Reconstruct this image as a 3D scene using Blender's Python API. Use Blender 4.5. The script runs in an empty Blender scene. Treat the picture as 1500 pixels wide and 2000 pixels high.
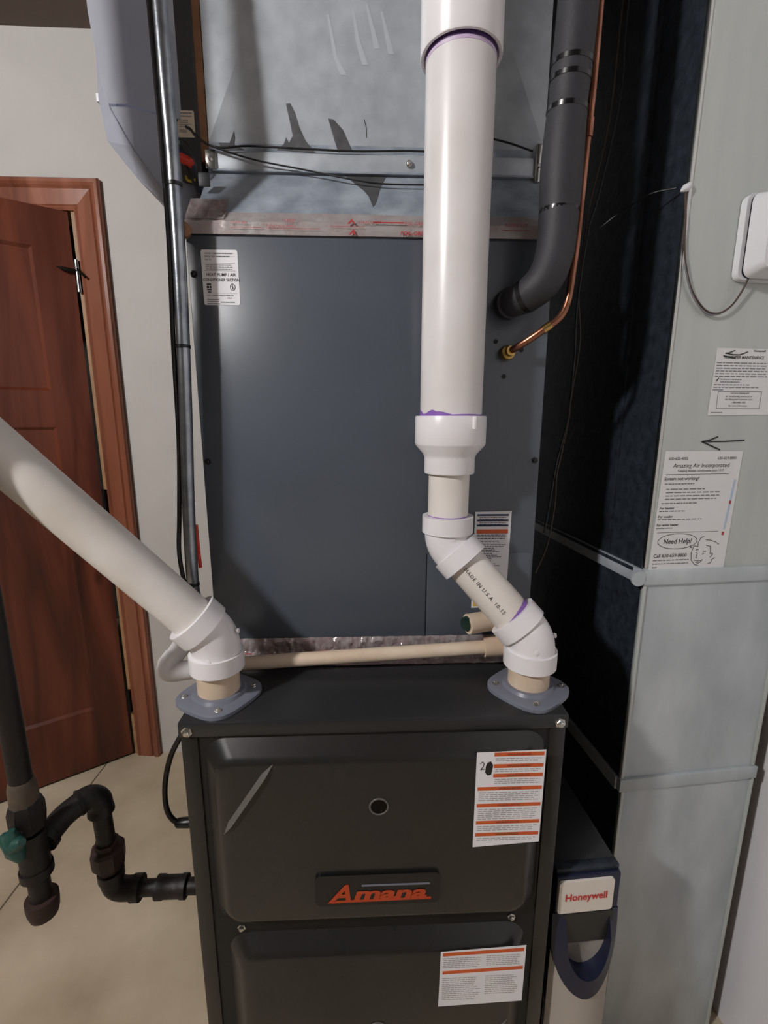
import bpy, bmesh, math, random
from mathutils import Vector, Matrix, noise
random.seed(7)
SC = bpy.context.scene
COL = SC.collection
PI = math.pi

# ------------------------------------------------------------------ camera
def make_camera():
    th, ya, ro = math.radians(11.37), math.radians(2.25), math.radians(.07)
    F = Vector((math.sin(ya)*math.cos(th), math.cos(ya)*math.cos(th), -math.sin(th)))
    R = Vector((math.cos(ya), -math.sin(ya), 0)); U = R.cross(F)
    R2 = math.cos(ro)*R + math.sin(ro)*U; U2 = -math.sin(ro)*R + math.cos(ro)*U
    cd = bpy.data.cameras.new('camera'); cd.sensor_fit = 'HORIZONTAL'; cd.sensor_width = 36; cd.lens = 36*900/1500
    cd.clip_start = .02
    c = bpy.data.objects.new('camera', cd); COL.objects.link(c)
    m = Matrix((R2, U2, -F)).transposed().to_4x4(); m.translation = Vector((-.0119, -.5637, 1.3621))
    c.matrix_world = m; SC.camera = c
make_camera()
# ------------------------------------------------------------------ world, lamps, exposure
W = bpy.data.worlds.new('world'); SC.world = W; W.use_nodes = True
W.node_tree.nodes['Background'].inputs[0].default_value = (1, .82, .66, 1)
W.node_tree.nodes['Background'].inputs[1].default_value = .02
# the room's own light is a bare globe lamp on the ceiling, left and in front of the furnace (built below)
LAMP_POS, LAMP_R, LAMP_POWER, LAMP_COL = (-1.53, -1.14, 2.42), .075, 440., (1.0, .985, .985)
SC.view_settings.view_transform = 'Standard'; SC.view_settings.look = 'None'; SC.view_settings.gamma = 1
SC.view_settings.use_curve_mapping = False
SC.view_settings.exposure = 0.62

# ------------------------------------------------------------------ materials
def lin(c):
    return tuple(((v/255)/12.92 if v/255 <= .04045 else ((v/255+.055)/1.055)**2.4) for v in c) + (1,)
def mat(name, rgb, rough=.5, metal=0., var=.0, scale=20., stretch=(1, 1, 1), bump=0., bscale=None, spec=.5, coat=0., rgb2=None, detail=4., trans=0., rvar=0.):
    """rgb in sRGB 0-255; optional noise between rgb and rgb2 (or darker rgb)."""
    m = bpy.data.materials.new(name); m.use_nodes = True
    nt = m.node_tree; b = nt.nodes['Principled BSDF']
    b.inputs['Base Color'].default_value = lin(rgb); b.inputs['Roughness'].default_value = rough
    b.inputs['Metallic'].default_value = metal; b.inputs['Specular IOR Level'].default_value = spec
    b.inputs['Coat Weight'].default_value = coat
    if trans: b.inputs['Transmission Weight'].default_value = trans
    if var or rgb2 or bump or rvar:
        tc = nt.nodes.new('ShaderNodeTexCoord'); mp = nt.nodes.new('ShaderNodeMapping')
        mp.inputs['Scale'].default_value = stretch
        nt.links.new(tc.outputs['Object'], mp.inputs[0])
        nz = nt.nodes.new('ShaderNodeTexNoise'); nz.inputs['Scale'].default_value = scale; nz.inputs['Detail'].default_value = detail
        nt.links.new(mp.outputs[0], nz.inputs['Vector'])
        if var or rgb2:
            rp = nt.nodes.new('ShaderNodeValToRGB'); rp.color_ramp.elements[0].position = .3; rp.color_ramp.elements[1].position = .7
            d = rgb2 or tuple(v*(1-var) for v in rgb)
            rp.color_ramp.elements[0].color = lin(d); rp.color_ramp.elements[1].color = lin(rgb)
            nt.links.new(nz.outputs['Fac'], rp.inputs[0]); nt.links.new(rp.outputs[0], b.inputs['Base Color'])
        if rvar:
            mr = nt.nodes.new('ShaderNodeMapRange'); mr.inputs[3].default_value = max(.03, rough-rvar); mr.inputs[4].default_value = rough+rvar
            nt.links.new(nz.outputs['Fac'], mr.inputs[0]); nt.links.new(mr.outputs[0], b.inputs['Roughness'])
        if bump:
            n2 = nt.nodes.new('ShaderNodeTexNoise'); n2.inputs['Scale'].default_value = bscale or scale; n2.inputs['Detail'].default_value = 3
            nt.links.new(mp.outputs[0], n2.inputs['Vector'])
            bp = nt.nodes.new('ShaderNodeBump'); bp.inputs['Strength'].default_value = bump; bp.inputs['Distance'].default_value = .004
            nt.links.new(n2.outputs['Fac'], bp.inputs['Height']); nt.links.new(bp.outputs[0], b.inputs['Normal'])
    return m
def wood(name, c1, c2, c3, rough=.4, axis='Z'):
    """knotty alder: streaks along one axis, a few dark knots"""
    m = bpy.data.materials.new(name); m.use_nodes = True; nt = m.node_tree; b = nt.nodes['Principled BSDF']
    tc = nt.nodes.new('ShaderNodeTexCoord'); mp = nt.nodes.new('ShaderNodeMapping')
    mp.inputs['Scale'].default_value = (9, 9, .9) if axis == 'Z' else (.9, 9, 9)
    nt.links.new(tc.outputs['Object'], mp.inputs[0])
    nz = nt.nodes.new('ShaderNodeTexNoise'); nz.inputs['Scale'].default_value = 1.3; nz.inputs['Detail'].default_value = 6; nz.inputs['Distortion'].default_value = .8
    nt.links.new(mp.outputs[0], nz.inputs['Vector'])
    rp = nt.nodes.new('ShaderNodeValToRGB'); e = rp.color_ramp.elements; e[0].position = .32; e[1].position = .68
    e[0].color = lin(c1); e[1].color = lin(c3); k = e.new(.5); k.color = lin(c2)
    nt.links.new(nz.outputs['Fac'], rp.inputs[0])
    v = nt.nodes.new('ShaderNodeTexVoronoi'); v.inputs['Scale'].default_value = 3.2
    mp2 = nt.nodes.new('ShaderNodeMapping'); mp2.inputs['Scale'].default_value = (1.6, 1.6, .8); nt.links.new(tc.outputs['Object'], mp2.inputs[0])
    nt.links.new(mp2.outputs[0], v.inputs['Vector'])
    r2 = nt.nodes.new('ShaderNodeValToRGB'); r2.color_ramp.elements[0].position = .02; r2.color_ramp.elements[1].position = .11
    r2.color_ramp.elements[0].color = (.12, .09, .08, 1); r2.color_ramp.elements[1].color = (1, 1, 1, 1)
    nt.links.new(v.outputs['Distance'], r2.inputs[0])
    mx = nt.nodes.new('ShaderNodeMixRGB'); mx.blend_type = 'MULTIPLY'; mx.inputs[0].default_value = .85
    nt.links.new(rp.outputs[0], mx.inputs[1]); nt.links.new(r2.outputs[0], mx.inputs[2]); nt.links.new(mx.outputs[0], b.inputs['Base Color'])
    b.inputs['Roughness'].default_value = rough
    return m
M = {}
M['wall'] = mat('wall_paint', (196, 192, 187), .75, var=.03, scale=6, bump=.05, bscale=60)
M['ceil'] = mat('ceiling_paint', (112, 100, 92), .85, var=.05, scale=5)
M['wallwhite'] = mat('white_wall_paint', (236, 235, 238), .6, var=.02, scale=5)
M['block'] = mat('bare_concrete_wall', (84, 76, 68), .85, var=.15, scale=5)
M['floor'] = mat('concrete', (208, 193, 168), .7, rgb2=(166, 149, 124), scale=3.5, detail=9, bump=.15, bscale=9)
M['crack'] = mat('floor_joint', (96, 84, 70), .9)
M['door'] = wood('door_alder', (58, 25, 16), (86, 39, 24), (112, 56, 35), .36)
M['trim'] = wood('trim_alder', (110, 62, 44), (136, 82, 60), (156, 98, 76), .24)
M['jamb'] = mat('jamb_wood', (172, 132, 92), .5, var=.2, scale=8, stretch=(6, 6, .6))
M['iron'] = mat('hinge_iron', (40, 36, 34), .4, .8)
M['hingepin'] = mat('hinge_pin', (150, 150, 150), .3, 1)
M['coil'] = mat('charcoal_paint', (80, 87, 96), .30, var=.05, scale=5, spec=.5, rvar=.06)
M['furn'] = mat('furnace_paint', (35, 34, 32), .27, var=.06, scale=6, spec=.5, rvar=.05)
M['furntop'] = mat('furnace_top_paint', (36, 37, 39), .36, var=.06, scale=7)
M['black'] = mat('black_plastic', (16, 16, 17), .35)
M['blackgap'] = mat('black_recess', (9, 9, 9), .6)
M['foam'] = mat('foam_insulation', (46, 45, 50), .62, var=.12, scale=30, bump=.1, bscale=160)
M['tie'] = mat('tie_tape', (14, 14, 15), .22)
M['copper'] = mat('copper', (176, 122, 98), .32, .9, rgb2=(124, 80, 62), scale=22)
M['brass'] = mat('brass', (190, 158, 96), .3, 1)
M['pvc'] = mat('pvc_white', (232, 229, 231), .28, var=.02, scale=8, spec=.5)
M['pvcpipe'] = mat('pvc_pipe', (226, 223, 224), .30, rgb2=(216, 211, 208), scale=11, detail=6)
M['pvcold'] = mat('pvc_pipe_dusty', (230, 225, 220), .42, rgb2=(208, 200, 190), scale=9, detail=8, stretch=(1, 1, 1))
M['purple'] = mat('primer_purple', (132, 92, 172), .4)
M['purplepale'] = mat('primer_purple_faded', (196, 172, 206), .4, rgb2=(214, 204, 214), scale=30)
M['purpled'] = mat('primer_purple_dark', (66, 34, 92), .45)
M['cream'] = mat('cpvc_cream', (222, 204, 182), .36, rgb2=(196, 172, 148), scale=14)
M['flange'] = mat('flange_grey_plastic', (112, 116, 128), .33)
M['zinc'] = mat('zinc_screw', (205, 205, 200), .25, 1)
M['galv'] = mat('galvanized', (184, 190, 196), .42, .2, rgb2=(164, 171, 178), scale=34, detail=6, rvar=.08)
M['galvslope'] = mat('galvanized_oxidised', (168, 176, 186), .5, .15, rgb2=(120, 130, 142), scale=26, detail=9)
M['galvduct'] = mat('galvanized_duct', (194, 198, 194), .44, .25, rgb2=(180, 185, 182), scale=7, stretch=(3, 3, .5), detail=7, rvar=.08)
M['galvlow'] = mat('galvanized_duct_smudged', (202, 209, 212), .42, .25, rgb2=(164, 172, 176), scale=5, stretch=(2, 2, .8), detail=9, rvar=.1)
M['galvside'] = mat('galvanized_duct_side_shaded', (58, 66, 76), .45, .4, rgb2=(36, 42, 50), scale=60, detail=8, bump=.3, bscale=140)  # duct metal darkened: the shade on its side is put into the colour
M['stain'] = mat('galvanized_stain', (92, 92, 94), .55, .3, var=.18, scale=60)
M['foil'] = mat('foil_tape', (238, 234, 234), .16, .45, rgb2=(206, 182, 182), scale=60, bump=.5, bscale=120)
M['foilp'] = mat('foil_tape_printed', (226, 222, 220), .38, .25, rgb2=(212, 196, 194), scale=40, bump=.25, bscale=90)
M['redink'] = mat('red_ink', (176, 52, 54), .5)
M['steel'] = mat('conduit_steel', (172, 178, 184), .3, .95, rgb2=(132, 138, 146), scale=40, bump=.06, bscale=200)
M['hum'] = mat('humidifier_grey', (206, 209, 220), .45, var=.02, scale=6)
M['humdark'] = mat('humidifier_box_dark', (58, 58, 60), .5, var=.06, scale=8)
M['gasket'] = mat('kraft_gasket', (150, 108, 78), .8, var=.2, scale=30)
M['sticker'] = mat('sticker_paper', (232, 231, 234), .5)
M['paper'] = mat('paper_sheet', (222, 222, 222), .6)
M['stickerbeige'] = mat('sticker_beige', (206, 192, 170), .6)
M['ink'] = mat('black_ink', (40, 40, 44), .6)
M['inkgrey'] = mat('grey_ink', (120, 120, 126), .6)
M['marker'] = mat('marker_ink', (18, 18, 20), .5)
M['navy'] = mat('navy_plastic', (22, 27, 52), .4)
M['orange'] = mat('warning_orange', (206, 92, 42), .5)
M['blueink'] = mat('navy_ink', (32, 42, 76), .5)
M['yellow'] = mat('caution_yellow', (226, 180, 60), .5)
M['logoorange'] = mat('logo_orange', (176, 62, 22), .5)
M['logored'] = mat('logo_red', (200, 46, 44), .5)
M['iron_pipe'] = mat('black_iron', (17, 15, 14), .55, .2, rgb2=(27, 20, 17), scale=34, detail=6, bump=.2, bscale=120)
M['rust'] = mat('rusty_iron', (54, 32, 25), .6, .2, rgb2=(32, 22, 19), scale=40)
M['dope'] = mat('pipe_dope', (84, 70, 56), .7, var=.2, scale=60)
M['green'] = mat('valve_green', (24, 66, 58), .45)
M['plug'] = mat('plug_green', (14, 40, 32), .4)
M['whiteplastic'] = mat('white_plastic', (224, 224, 228), .4)
M['redwire'] = mat('red_plastic', (206, 58, 40), .4)
M['yellowwire'] = mat('yellow_wire', (196, 168, 44), .45)
M['bluewire'] = mat('blue_wire', (38, 48, 78), .45)
M['wire'] = mat('wire_black', (24, 22, 22), .45)
M['brownwire'] = mat('wire_brown', (74, 56, 48), .5)
M['glass'] = mat('sight_glass', (3, 3, 3), .25, spec=.15)
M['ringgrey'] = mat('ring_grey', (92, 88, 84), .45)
M['inkpale'] = mat('pale_print', (166, 160, 158), .6)
M['smear'] = mat('wiped_smear', (183, 189, 195), .5, .1)
M['bluestrip'] = mat('pale_blue_ink', (176, 192, 214), .6)
M['cover'] = mat('cover_white', (226, 218, 208), .42)
M['lampglow'] = None

# ------------------------------------------------------------------ helpers
def link(name, me, m, parent=None):
    o = bpy.data.objects.new(name, me); COL.objects.link(o)
    if m: me.materials.append(M[m])
    if parent is not None:
        o.parent = parent
        if parent.type == 'EMPTY':
            o.matrix_parent_inverse = Matrix.Translation(-parent.location)
    return o
def obj(name, bm, m, parent=None, smooth=None):
    bmesh.ops.recalc_face_normals(bm, faces=bm.faces)
    me = bpy.data.meshes.new(name); bm.to_mesh(me); bm.free()
    if smooth is not None:
        for p in me.polygons: p.use_smooth = True
        try: me.set_sharp_from_angle(angle=math.radians(smooth))
        except Exception: pass
    return link(name, me, m, parent)
def thing(name, label, cat, loc, group=None):
    o = bpy.data.objects.new(name, None); COL.objects.link(o); o.location = loc; o.empty_display_size = .05
    o['label'] = label; o['category'] = cat
    if group: o['group'] = group
    return o
def tag(o, label, cat, group=None):
    o['label'] = label; o['category'] = cat
    if group: o['group'] = group
    return o
def struct(o):
    o['kind'] = 'structure'; return o
def box(bm, x0, x1, y0, y1, z0, z1, bevel=0, seg=2, xf=None):
    r = bmesh.ops.create_cube(bm, size=1)
    for v in r['verts']:
        v.co = Vector((x0+(v.co.x+.5)*(x1-x0), y0+(v.co.y+.5)*(y1-y0), z0+(v.co.z+.5)*(z1-z0)))
    vs = r['verts']
    if bevel:
        es = list({e for v in vs for e in v.link_edges})
        rr = bmesh.ops.bevel(bm, geom=es, offset=bevel, segments=seg, affect='EDGES', profile=.5)
        vs = list({v for f in rr['faces'] for v in f.verts} | {v for v in vs if v.is_valid})
    if xf:
        for v in vs: v.co = xf @ v.co
    return vs
def bx(name, d, m, parent=None, bevel=0, xf=None, seg=2):
    bm = bmesh.new(); box(bm, *d, bevel=bevel, xf=None, seg=seg)
    if xf: bmesh.ops.transform(bm, matrix=xf, verts=bm.verts)
    return obj(name, bm, m, parent, smooth=40 if bevel else None)
def frames(pts):
    n = len(pts); T = []
    for i in range(n):
        a = pts[max(i-1, 0)]; b = pts[min(i+1, n-1)]
        T.append((b-a).normalized())
    up = Vector((0, 0, 1)) if abs(T[0].z) < .9 else Vector((1, 0, 0))
    N = (up - up.dot(T[0])*T[0]).normalized(); out = []
    for i in range(n):
        if i:
            ax = T[i-1].cross(T[i])
            if ax.length > 1e-7:
                N = Matrix.Rotation(T[i-1].angle(T[i]), 3, ax.normalized()) @ N
            N = (N - N.dot(T[i])*T[i]).normalized()
        out.append((T[i], N, T[i].cross(N)))
    return out
def tube(bm, pts, r, seg=16, cap=True):
    pts = [Vector(p) for p in pts]; rs = r if isinstance(r, (list, tuple)) else [r]*len(pts)
    # frames for coincident points (radius steps) use neighbours
    fr = []
    uniq = [pts[0]]; idx = [0]
    for p in pts[1:]:
        if (p-uniq[-1]).length > 1e-6: uniq.append(p)
        idx.append(len(uniq)-1)
    fu = frames(uniq); fr = [fu[i] for i in idx]
    rings = []
    for p, rad, (t, n, b) in zip(pts, rs, fr):
        rings.append([bm.verts.new(p + rad*(math.cos(a)*n + math.sin(a)*b)) for a in [2*PI*k/seg for k in range(seg)]])
    for A, B in zip(rings, rings[1:]):
        for k in range(seg):
            bm.faces.new((A[k], A[(k+1) % seg], B[(k+1) % seg], B[k]))
    if cap:
        bm.faces.new(rings[0][::-1]); bm.faces.new(rings[-1])
    return rings
def tb(name, pts, r, m, parent=None, seg=16, cap=True, smooth=45):
    bm = bmesh.new(); tube(bm, pts, r, seg, cap); return obj(name, bm, m, parent, smooth)
def spline(pts, n=8):
    """Catmull-Rom through points"""
    P = [Vector(p) for p in pts]; P = [2*P[0]-P[1]] + P + [2*P[-1]-P[-2]]; out = []
    for i in range(1, len(P)-2):
        for k in range(n):
            t = k/n; a, b, c, d = P[i-1:i+3]
            out.append(.5*((2*b)+(c-a)*t+(2*a-5*b+4*c-d)*t*t+(3*b-a-3*c+d)*t**3))
    out.append(P[-2]); return out
def arc(c, d0, d1, cut, n=8):
    """bend at point c between incoming direction d0 and outgoing d1, tangent length cut"""
    c = Vector(c); d0 = Vector(d0).normalized(); d1 = Vector(d1).normalized()
    a, b = c-d0*cut, c+d1*cut
    return [(1-t)**2*a + 2*t*(1-t)*c + t*t*b for t in [k/n for k in range(n+1)]]
def lathe(bm, prof, c, ax=(0, 0, 1), seg=24, cap=True):
    ax = Vector(ax).normalized(); c = Vector(c)
    u = ax.orthogonal().normalized(); v = ax.cross(u); rings = []
    for r, h in prof:
        rings.append([bm.verts.new(c + ax*h + r*(math.cos(2*PI*k/seg)*u + math.sin(2*PI*k/seg)*v)) for k in range(seg)])
    for A, B in zip(rings, rings[1:]):
        for k in range(seg): bm.faces.new((A[k], A[(k+1) % seg], B[(k+1) % seg], B[k]))
    if cap: bm.faces.new(rings[0][::-1]); bm.faces.new(rings[-1])
def lt(name, prof, c, ax, m, parent=None, seg=24, cap=True, smooth=40):
    bm = bmesh.new(); lathe(bm, prof, c, ax, seg, cap); return obj(name, bm, m, parent, smooth)
def screw(c, ax, parent, r=.005, m='zinc', name='screw'):
    bm = bmesh.new()
    lathe(bm, [(r*1.25, -.002), (r*1.25, .0008), (r*.86, .0010), (r*.80, r*.75), (r*.5, r*.95)], c, ax, 6)
    return obj(name, bm, m, parent, 30)
def prism(bm, poly, fn, d):
    """poly 2-D list, fn(u,v,w)->Vector, extruded w 0..d"""
    A = [bm.verts.new(fn(u, v, 0)) for u, v in poly]; B = [bm.verts.new(fn(u, v, d)) for u, v in poly]
    bm.faces.new(A); bm.faces.new(B[::-1])
    for i in range(len(poly)):
        j = (i+1) % len(poly); bm.faces.new((A[i], A[j], B[j], B[i]))
def rrect(x0, x1, y0, y1, r, n=4):
    out = []
    for cx, cy, a0 in ((x1-r, y0+r, -90), (x1-r, y1-r, 0), (x0+r, y1-r, 90), (x0+r, y0+r, 180)):
        for k in range(n+1):
            a = math.radians(a0+90*k/n); out.append((cx+r*math.cos(a), cy+r*math.sin(a)))
    return out

class Plane:
    """flat frame for printed matter: o origin, u right, v up, n towards the viewer"""
    def __init__(s, o, u, v):
        s.o = Vector(o); s.u = Vector(u).normalized(); s.v = Vector(v).normalized(); s.n = s.u.cross(s.v)
    def at(s, a, b, h=0): return s.o + a*s.u + b*s.v + h*s.n
    def sub(s, a, b, rot=0):
        c, t = math.cos(rot), math.sin(rot)
        return Plane(s.at(a, b), c*s.u + t*s.v, -t*s.u + c*s.v)
    def plate(s, name, poly, m, parent, h0=0, h1=.0004):
        bm = bmesh.new(); prism(bm, poly, lambda a, b, w: s.at(a, b, h0+w), h1-h0); return obj(name, bm, m, parent)
    def rects(s, name, L, m, parent, h=.0006):
        bm = bmesh.new()
        for (x0, x1, y0, y1) in L:
            bm.faces.new([bm.verts.new(s.at(a, b, h)) for a, b in ((x0, y0), (x1, y0), (x1, y1), (x0, y1))])
        o = s.flatobj(name, bm, m, parent)
        if len(L) > 1: o['kind'] = 'stuff'
        return o
    def flatobj(s, name, bm, m, parent):
        me = bpy.data.meshes.new(name); bm.to_mesh(me); bm.free()
        return link(name, me, m, parent)
    def ribbons(s, name, L, m, parent, w=.0006, h=.0007):
        bm = bmesh.new()
        for pl in L:
            for (a0, b0), (a1, b1) in zip(pl, pl[1:]):
                d = Vector((a1-a0, b1-b0)); 
                if d.length < 1e-7: continue
                d.normalize(); q = Vector((-d.y, d.x))*w/2; e = d*w*.25
                bm.faces.new([bm.verts.new(s.at(a, b, h)) for a, b in ((a0+q.x-e.x, b0+q.y-e.y), (a0-q.x-e.x, b0-q.y-e.y), (a1-q.x+e.x, b1-q.y+e.y), (a1+q.x+e.x, b1+q.y+e.y))])
        return s.flatobj(name, bm, m, parent)
    def text(s, name, L, m, parent, h=.0007):
        """L: (string, x, y, size, align, shear, xscale, bold)"""
        for t in L:
            bm = bmesh.new()
            txt, x, y, sz = t[:4]; al = t[4] if len(t) > 4 else 'LEFT'; sh = t[5] if len(t) > 5 else 0; xs = t[6] if len(t) > 6 else 1; bold = t[7] if len(t) > 7 else 0
            cu = bpy.data.curves.new('t', 'FONT'); cu.body = txt; cu.size = sz; cu.align_x = al; cu.shear = sh; cu.offset = bold; cu.resolution_u = 3
            to = bpy.data.objects.new('t', cu); COL.objects.link(to)
            dg = bpy.context.evaluated_depsgraph_get(); me = to.evaluated_get(dg).to_mesh()
            vs = [bm.verts.new(s.at(x+v.co.x*xs, y+v.co.y, h)) for v in me.vertices]
            for p in me.polygons:
                try: bm.faces.new([vs[i] for i in p.vertices])
                except ValueError: pass
            to.evaluated_get(dg).to_mesh_clear(); COL.objects.unlink(to); bpy.data.objects.remove(to); bpy.data.curves.remove(cu)
            o = s.flatobj(name, bm, m, parent)
        return o
def textlines(x0, x1, ytop, n, pitch, th, rag=.25, seed=1, gaps=True):
    """rectangles standing for lines of tiny print, broken into words"""
    rd = random.Random(seed); L = []
    for i in range(n):
        y = ytop - i*pitch; xe = x1 - rd.random()*rag*(x1-x0); x = x0
        while x < xe - 1e-5:
            w = min((.04+.09*rd.random())*(x1-x0), xe-x)
            L.append((x, x+w, y-th, y)); x += w + .018*(x1-x0)
            if not gaps: pass
    return L
XZ = Plane((0, 0, 0), (1, 0, 0), (0, 0, 1))           # faces -Y
def front(y): return Plane((0, y, 0), (1, 0, 0), (0, 0, 1))

# ================================================================== room shell
YW, CZ, RX, LX, BY = 1.154, 2.54, .80, -3.2, -3.4
struct(bx('floor', (LX-.1, RX+.15, BY-.1, 2.6, -.1, 0), 'floor'))
struct(bx('ceiling', (LX-.1, RX+.15, BY-.1, 2.6, CZ, CZ+.1), 'ceil'))
bm = bmesh.new()   # wall behind the furnace with the door opening x -1.76..-.96
box(bm, -.955, RX+.15, YW, YW+.115, 0, CZ); box(bm, LX-.1, -1.765, YW, YW+.115, 0, CZ); box(bm, -1.765, -.955, YW, YW+.115, 2.05, CZ)
struct(obj('wall_back', bm, 'wall'))
struct(bx('wall_right', (RX, RX+.12, BY, YW, 0, CZ), 'wallwhite'))
struct(bx('wall_left', (LX-.1, LX, BY, 2.6, 0, CZ), 'block'))
struct(bx('wall_front', (LX-.1, RX+.15, BY-.1, BY, 0, CZ), 'block'))
struct(bx('wall_hall', (LX, RX, 2.5, 2.6, 0, CZ), 'block'))
for n, pl in (('trim_1', [(-1.064, 1.12), (-1.066, .936), (-1.055, .62), (-1.06, -.6), (-1.05, -3.3)]),):
    bm = bmesh.new()
    for (a, b), (c, d) in zip(pl, pl[1:]):
        bm.faces.new([bm.verts.new(p) for p in ((a-.0022, b, .0008), (a+.0022, b, .0008), (c+.0022, d, .0008), (c-.0022, d, .0008))])
    struct(obj('trim_1', bm, 'crack'))
# the ceiling lamp: porcelain holder and a lit frosted globe (the light source)
gm = bpy.data.materials.new('lit_globe'); gm.use_nodes = True; gb = gm.node_tree.nodes['Principled BSDF']
gb.inputs['Emission Color'].default_value = LAMP_COL + (1,); gb.inputs['Emission Strength'].default_value = LAMP_POWER
M['globe'] = gm
lamp = thing('ceiling_lamp', 'bare lit globe lamp in a porcelain holder on the ceiling', 'lamp', (LAMP_POS[0], LAMP_POS[1], CZ))
lt('lamp_holder', [(.06, CZ-.001), (.058, CZ-.02), (.035, CZ-.034), (.026, LAMP_POS[2]+LAMP_R*.9)], (LAMP_POS[0], LAMP_POS[1], 0), (0, 0, 1), 'whiteplastic', lamp)
bm = bmesh.new(); bmesh.ops.create_icosphere(bm, subdivisions=3, radius=LAMP_R); bmesh.ops.translate(bm, vec=LAMP_POS, verts=bm.verts)
obj('globe', bm, 'globe', lamp, 60)
# ---------------- door casing (moulded) and jambs
def casing():
    w = .092   # profile: u across width from inner edge, d thickness
    prof = [(0, 0), (0, .010), (.006, .014), (.012, .010), (.016, .014), (.060, .018), (.064, .014), (.070, .020), (.078, .024), (.088, .024), (.092, .018), (.092, 0)]
    inner = -.960; top = 2.030; left = -1.760
    bm = bmesh.new()
    def pth(u, d): return [Vector((inner+u, YW-d, 0)), Vector((inner+u, YW-d, top+u)), Vector((left-u, YW-d, top+u)), Vector((left-u, YW-d, 0))]
    R = [[bm.verts.new(p) for p in pth(u, d)] for u, d in prof]
    for A, B in zip(R, R[1:]+R[:1]):
        for k in range(3): bm.faces.new((A[k], A[k+1], B[k+1], B[k]))
    for k in (0, 3): bm.faces.new([r[k] for r in R])
    o = obj('trim_2', bm, 'trim'); struct(o)
    bm = bmesh.new(); box(bm, -.975, -.955, YW-.002, YW+.118, 0, 2.03); box(bm, -1.765, -1.745, YW-.002, YW+.118, 0, 2.03); box(bm, -1.765, -.955, YW-.002, YW+.118, 2.03, 2.052)
    box(bm, -.990, -.974, YW+.045, YW+.08, 0, 2.03)
    struct(obj('trim_3', bm, 'jamb'))
casing()
# ---------------- the door leaf, swung about 34 degrees into the room
def door():
    h = Vector((-.979, YW-.006, 0)); a = math.radians(34.1); d = Vector((-math.cos(a), -math.sin(a), 0)); n = Vector((math.sin(a), -math.cos(a), 0))
    P = lambda u, z, w: h + d*u + Vector((0, 0, z)) + n*w     # w towards the room
    wd, th = .765, .036
    bm = bmesh.new(); cells = [(.112, .648, 1.455, 1.905), (.112, .648, .255, 1.335)]
    us = [.004, .112, .648, wd]; zs = [.012, .255, 1.335, 1.455, 1.905, 2.026]
    for i in range(3):
        for j in range(5):
            hole = i == 1 and j in (1, 3)
            w1 = -.010 if hole else 0
            A = [P(u, z, w1) for u, z in ((us[i], zs[j]), (us[i+1], zs[j]), (us[i+1], zs[j+1]), (us[i], zs[j+1]))]
            if not hole: bm.faces.new([bm.verts.new(p) for p in A])
    B = [[P(u, z, w) for u, z in ((us[0], zs[0]), (us[-1], zs[0]), (us[-1], zs[-1]), (us[0], zs[-1]))] for w in (0, -th)]
    v0 = [bm.verts.new(p) for p in B[0]]; v1 = [bm.verts.new(p) for p in B[1]]; bm.faces.new(v1)
    for i in range(4): bm.faces.new((v0[i], v0[(i+1) % 4], v1[(i+1) % 4], v1[i]))
    for (u0, u1, z0, z1) in cells:   # bevelled sticking round each panel
        o_ = [(u0, z0), (u1, z0), (u1, z1), (u0, z1)]; i_ = [(u0+.010, z0+.010), (u1-.010, z0+.010), (u1-.010, z1-.010), (u0+.010, z1-.010)]
        for k in range(4):
            l = (k+1) % 4
            bm.faces.new([bm.verts.new(p) for p in (P(*o_[k], 0), P(*o_[l], 0), P(*i_[l], -.009), P(*i_[k], -.009))])
    bmesh.ops.remove_doubles(bm, verts=bm.verts, dist=1e-5)
    leaf = obj('door_1', bm, 'door'); struct(leaf)
    for (u0, u1, z0, z1) in cells:
        bm = bmesh.new(); q = [(u0+.004, z0+.004), (u1-.004, z0+.004), (u1-.004, z1-.004), (u0+.004, z1-.004)]
        A = [bm.verts.new(P(u, z, -.0088)) for u, z in q]; Bq = [bm.verts.new(P(u, z, -.022)) for u, z in q]
        bm.faces.new(A); bm.faces.new(Bq[::-1])
        for k in range(4): bm.faces.new((A[k], A[(k+1) % 4], Bq[(k+1) % 4], Bq[k]))
        obj('door_panel', bm, 'door', leaf)
    for z in (1.83, 1.06, .25):
        c = h + n*.010 + Vector((.004, 0, 0))
        hg = tb('hinge', [c+Vector((0, 0, z-.05)), c+Vector((0, 0, z+.05))], .0065, 'hingepin' if z > 1.5 else 'iron', leaf, 10)
        bx('hinge_leaf', (c.x-.004, c.x+.024, c.y+.006, c.y+.010, z-.048, z+.048), 'iron', hg)
    # black decorative strap finial on the top hinge
    c = h + n*.014 + Vector((0, 0, 1.845))
    bm = bmesh.new(); tube(bm, [c + d*.055 + Vector((0, 0, .004)), c+d*.03, c, c-d*.012], [.001, .007, .005, .004], 8); obj('hinge_finial', bm, 'iron', leaf, 45)
    c2 = c + Vector((.004, 0, .006)); tb('hinge_arm', [c2, c2+Vector((.03, -.012, -.028))], .004, 'iron', leaf, 8)
door()

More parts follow.
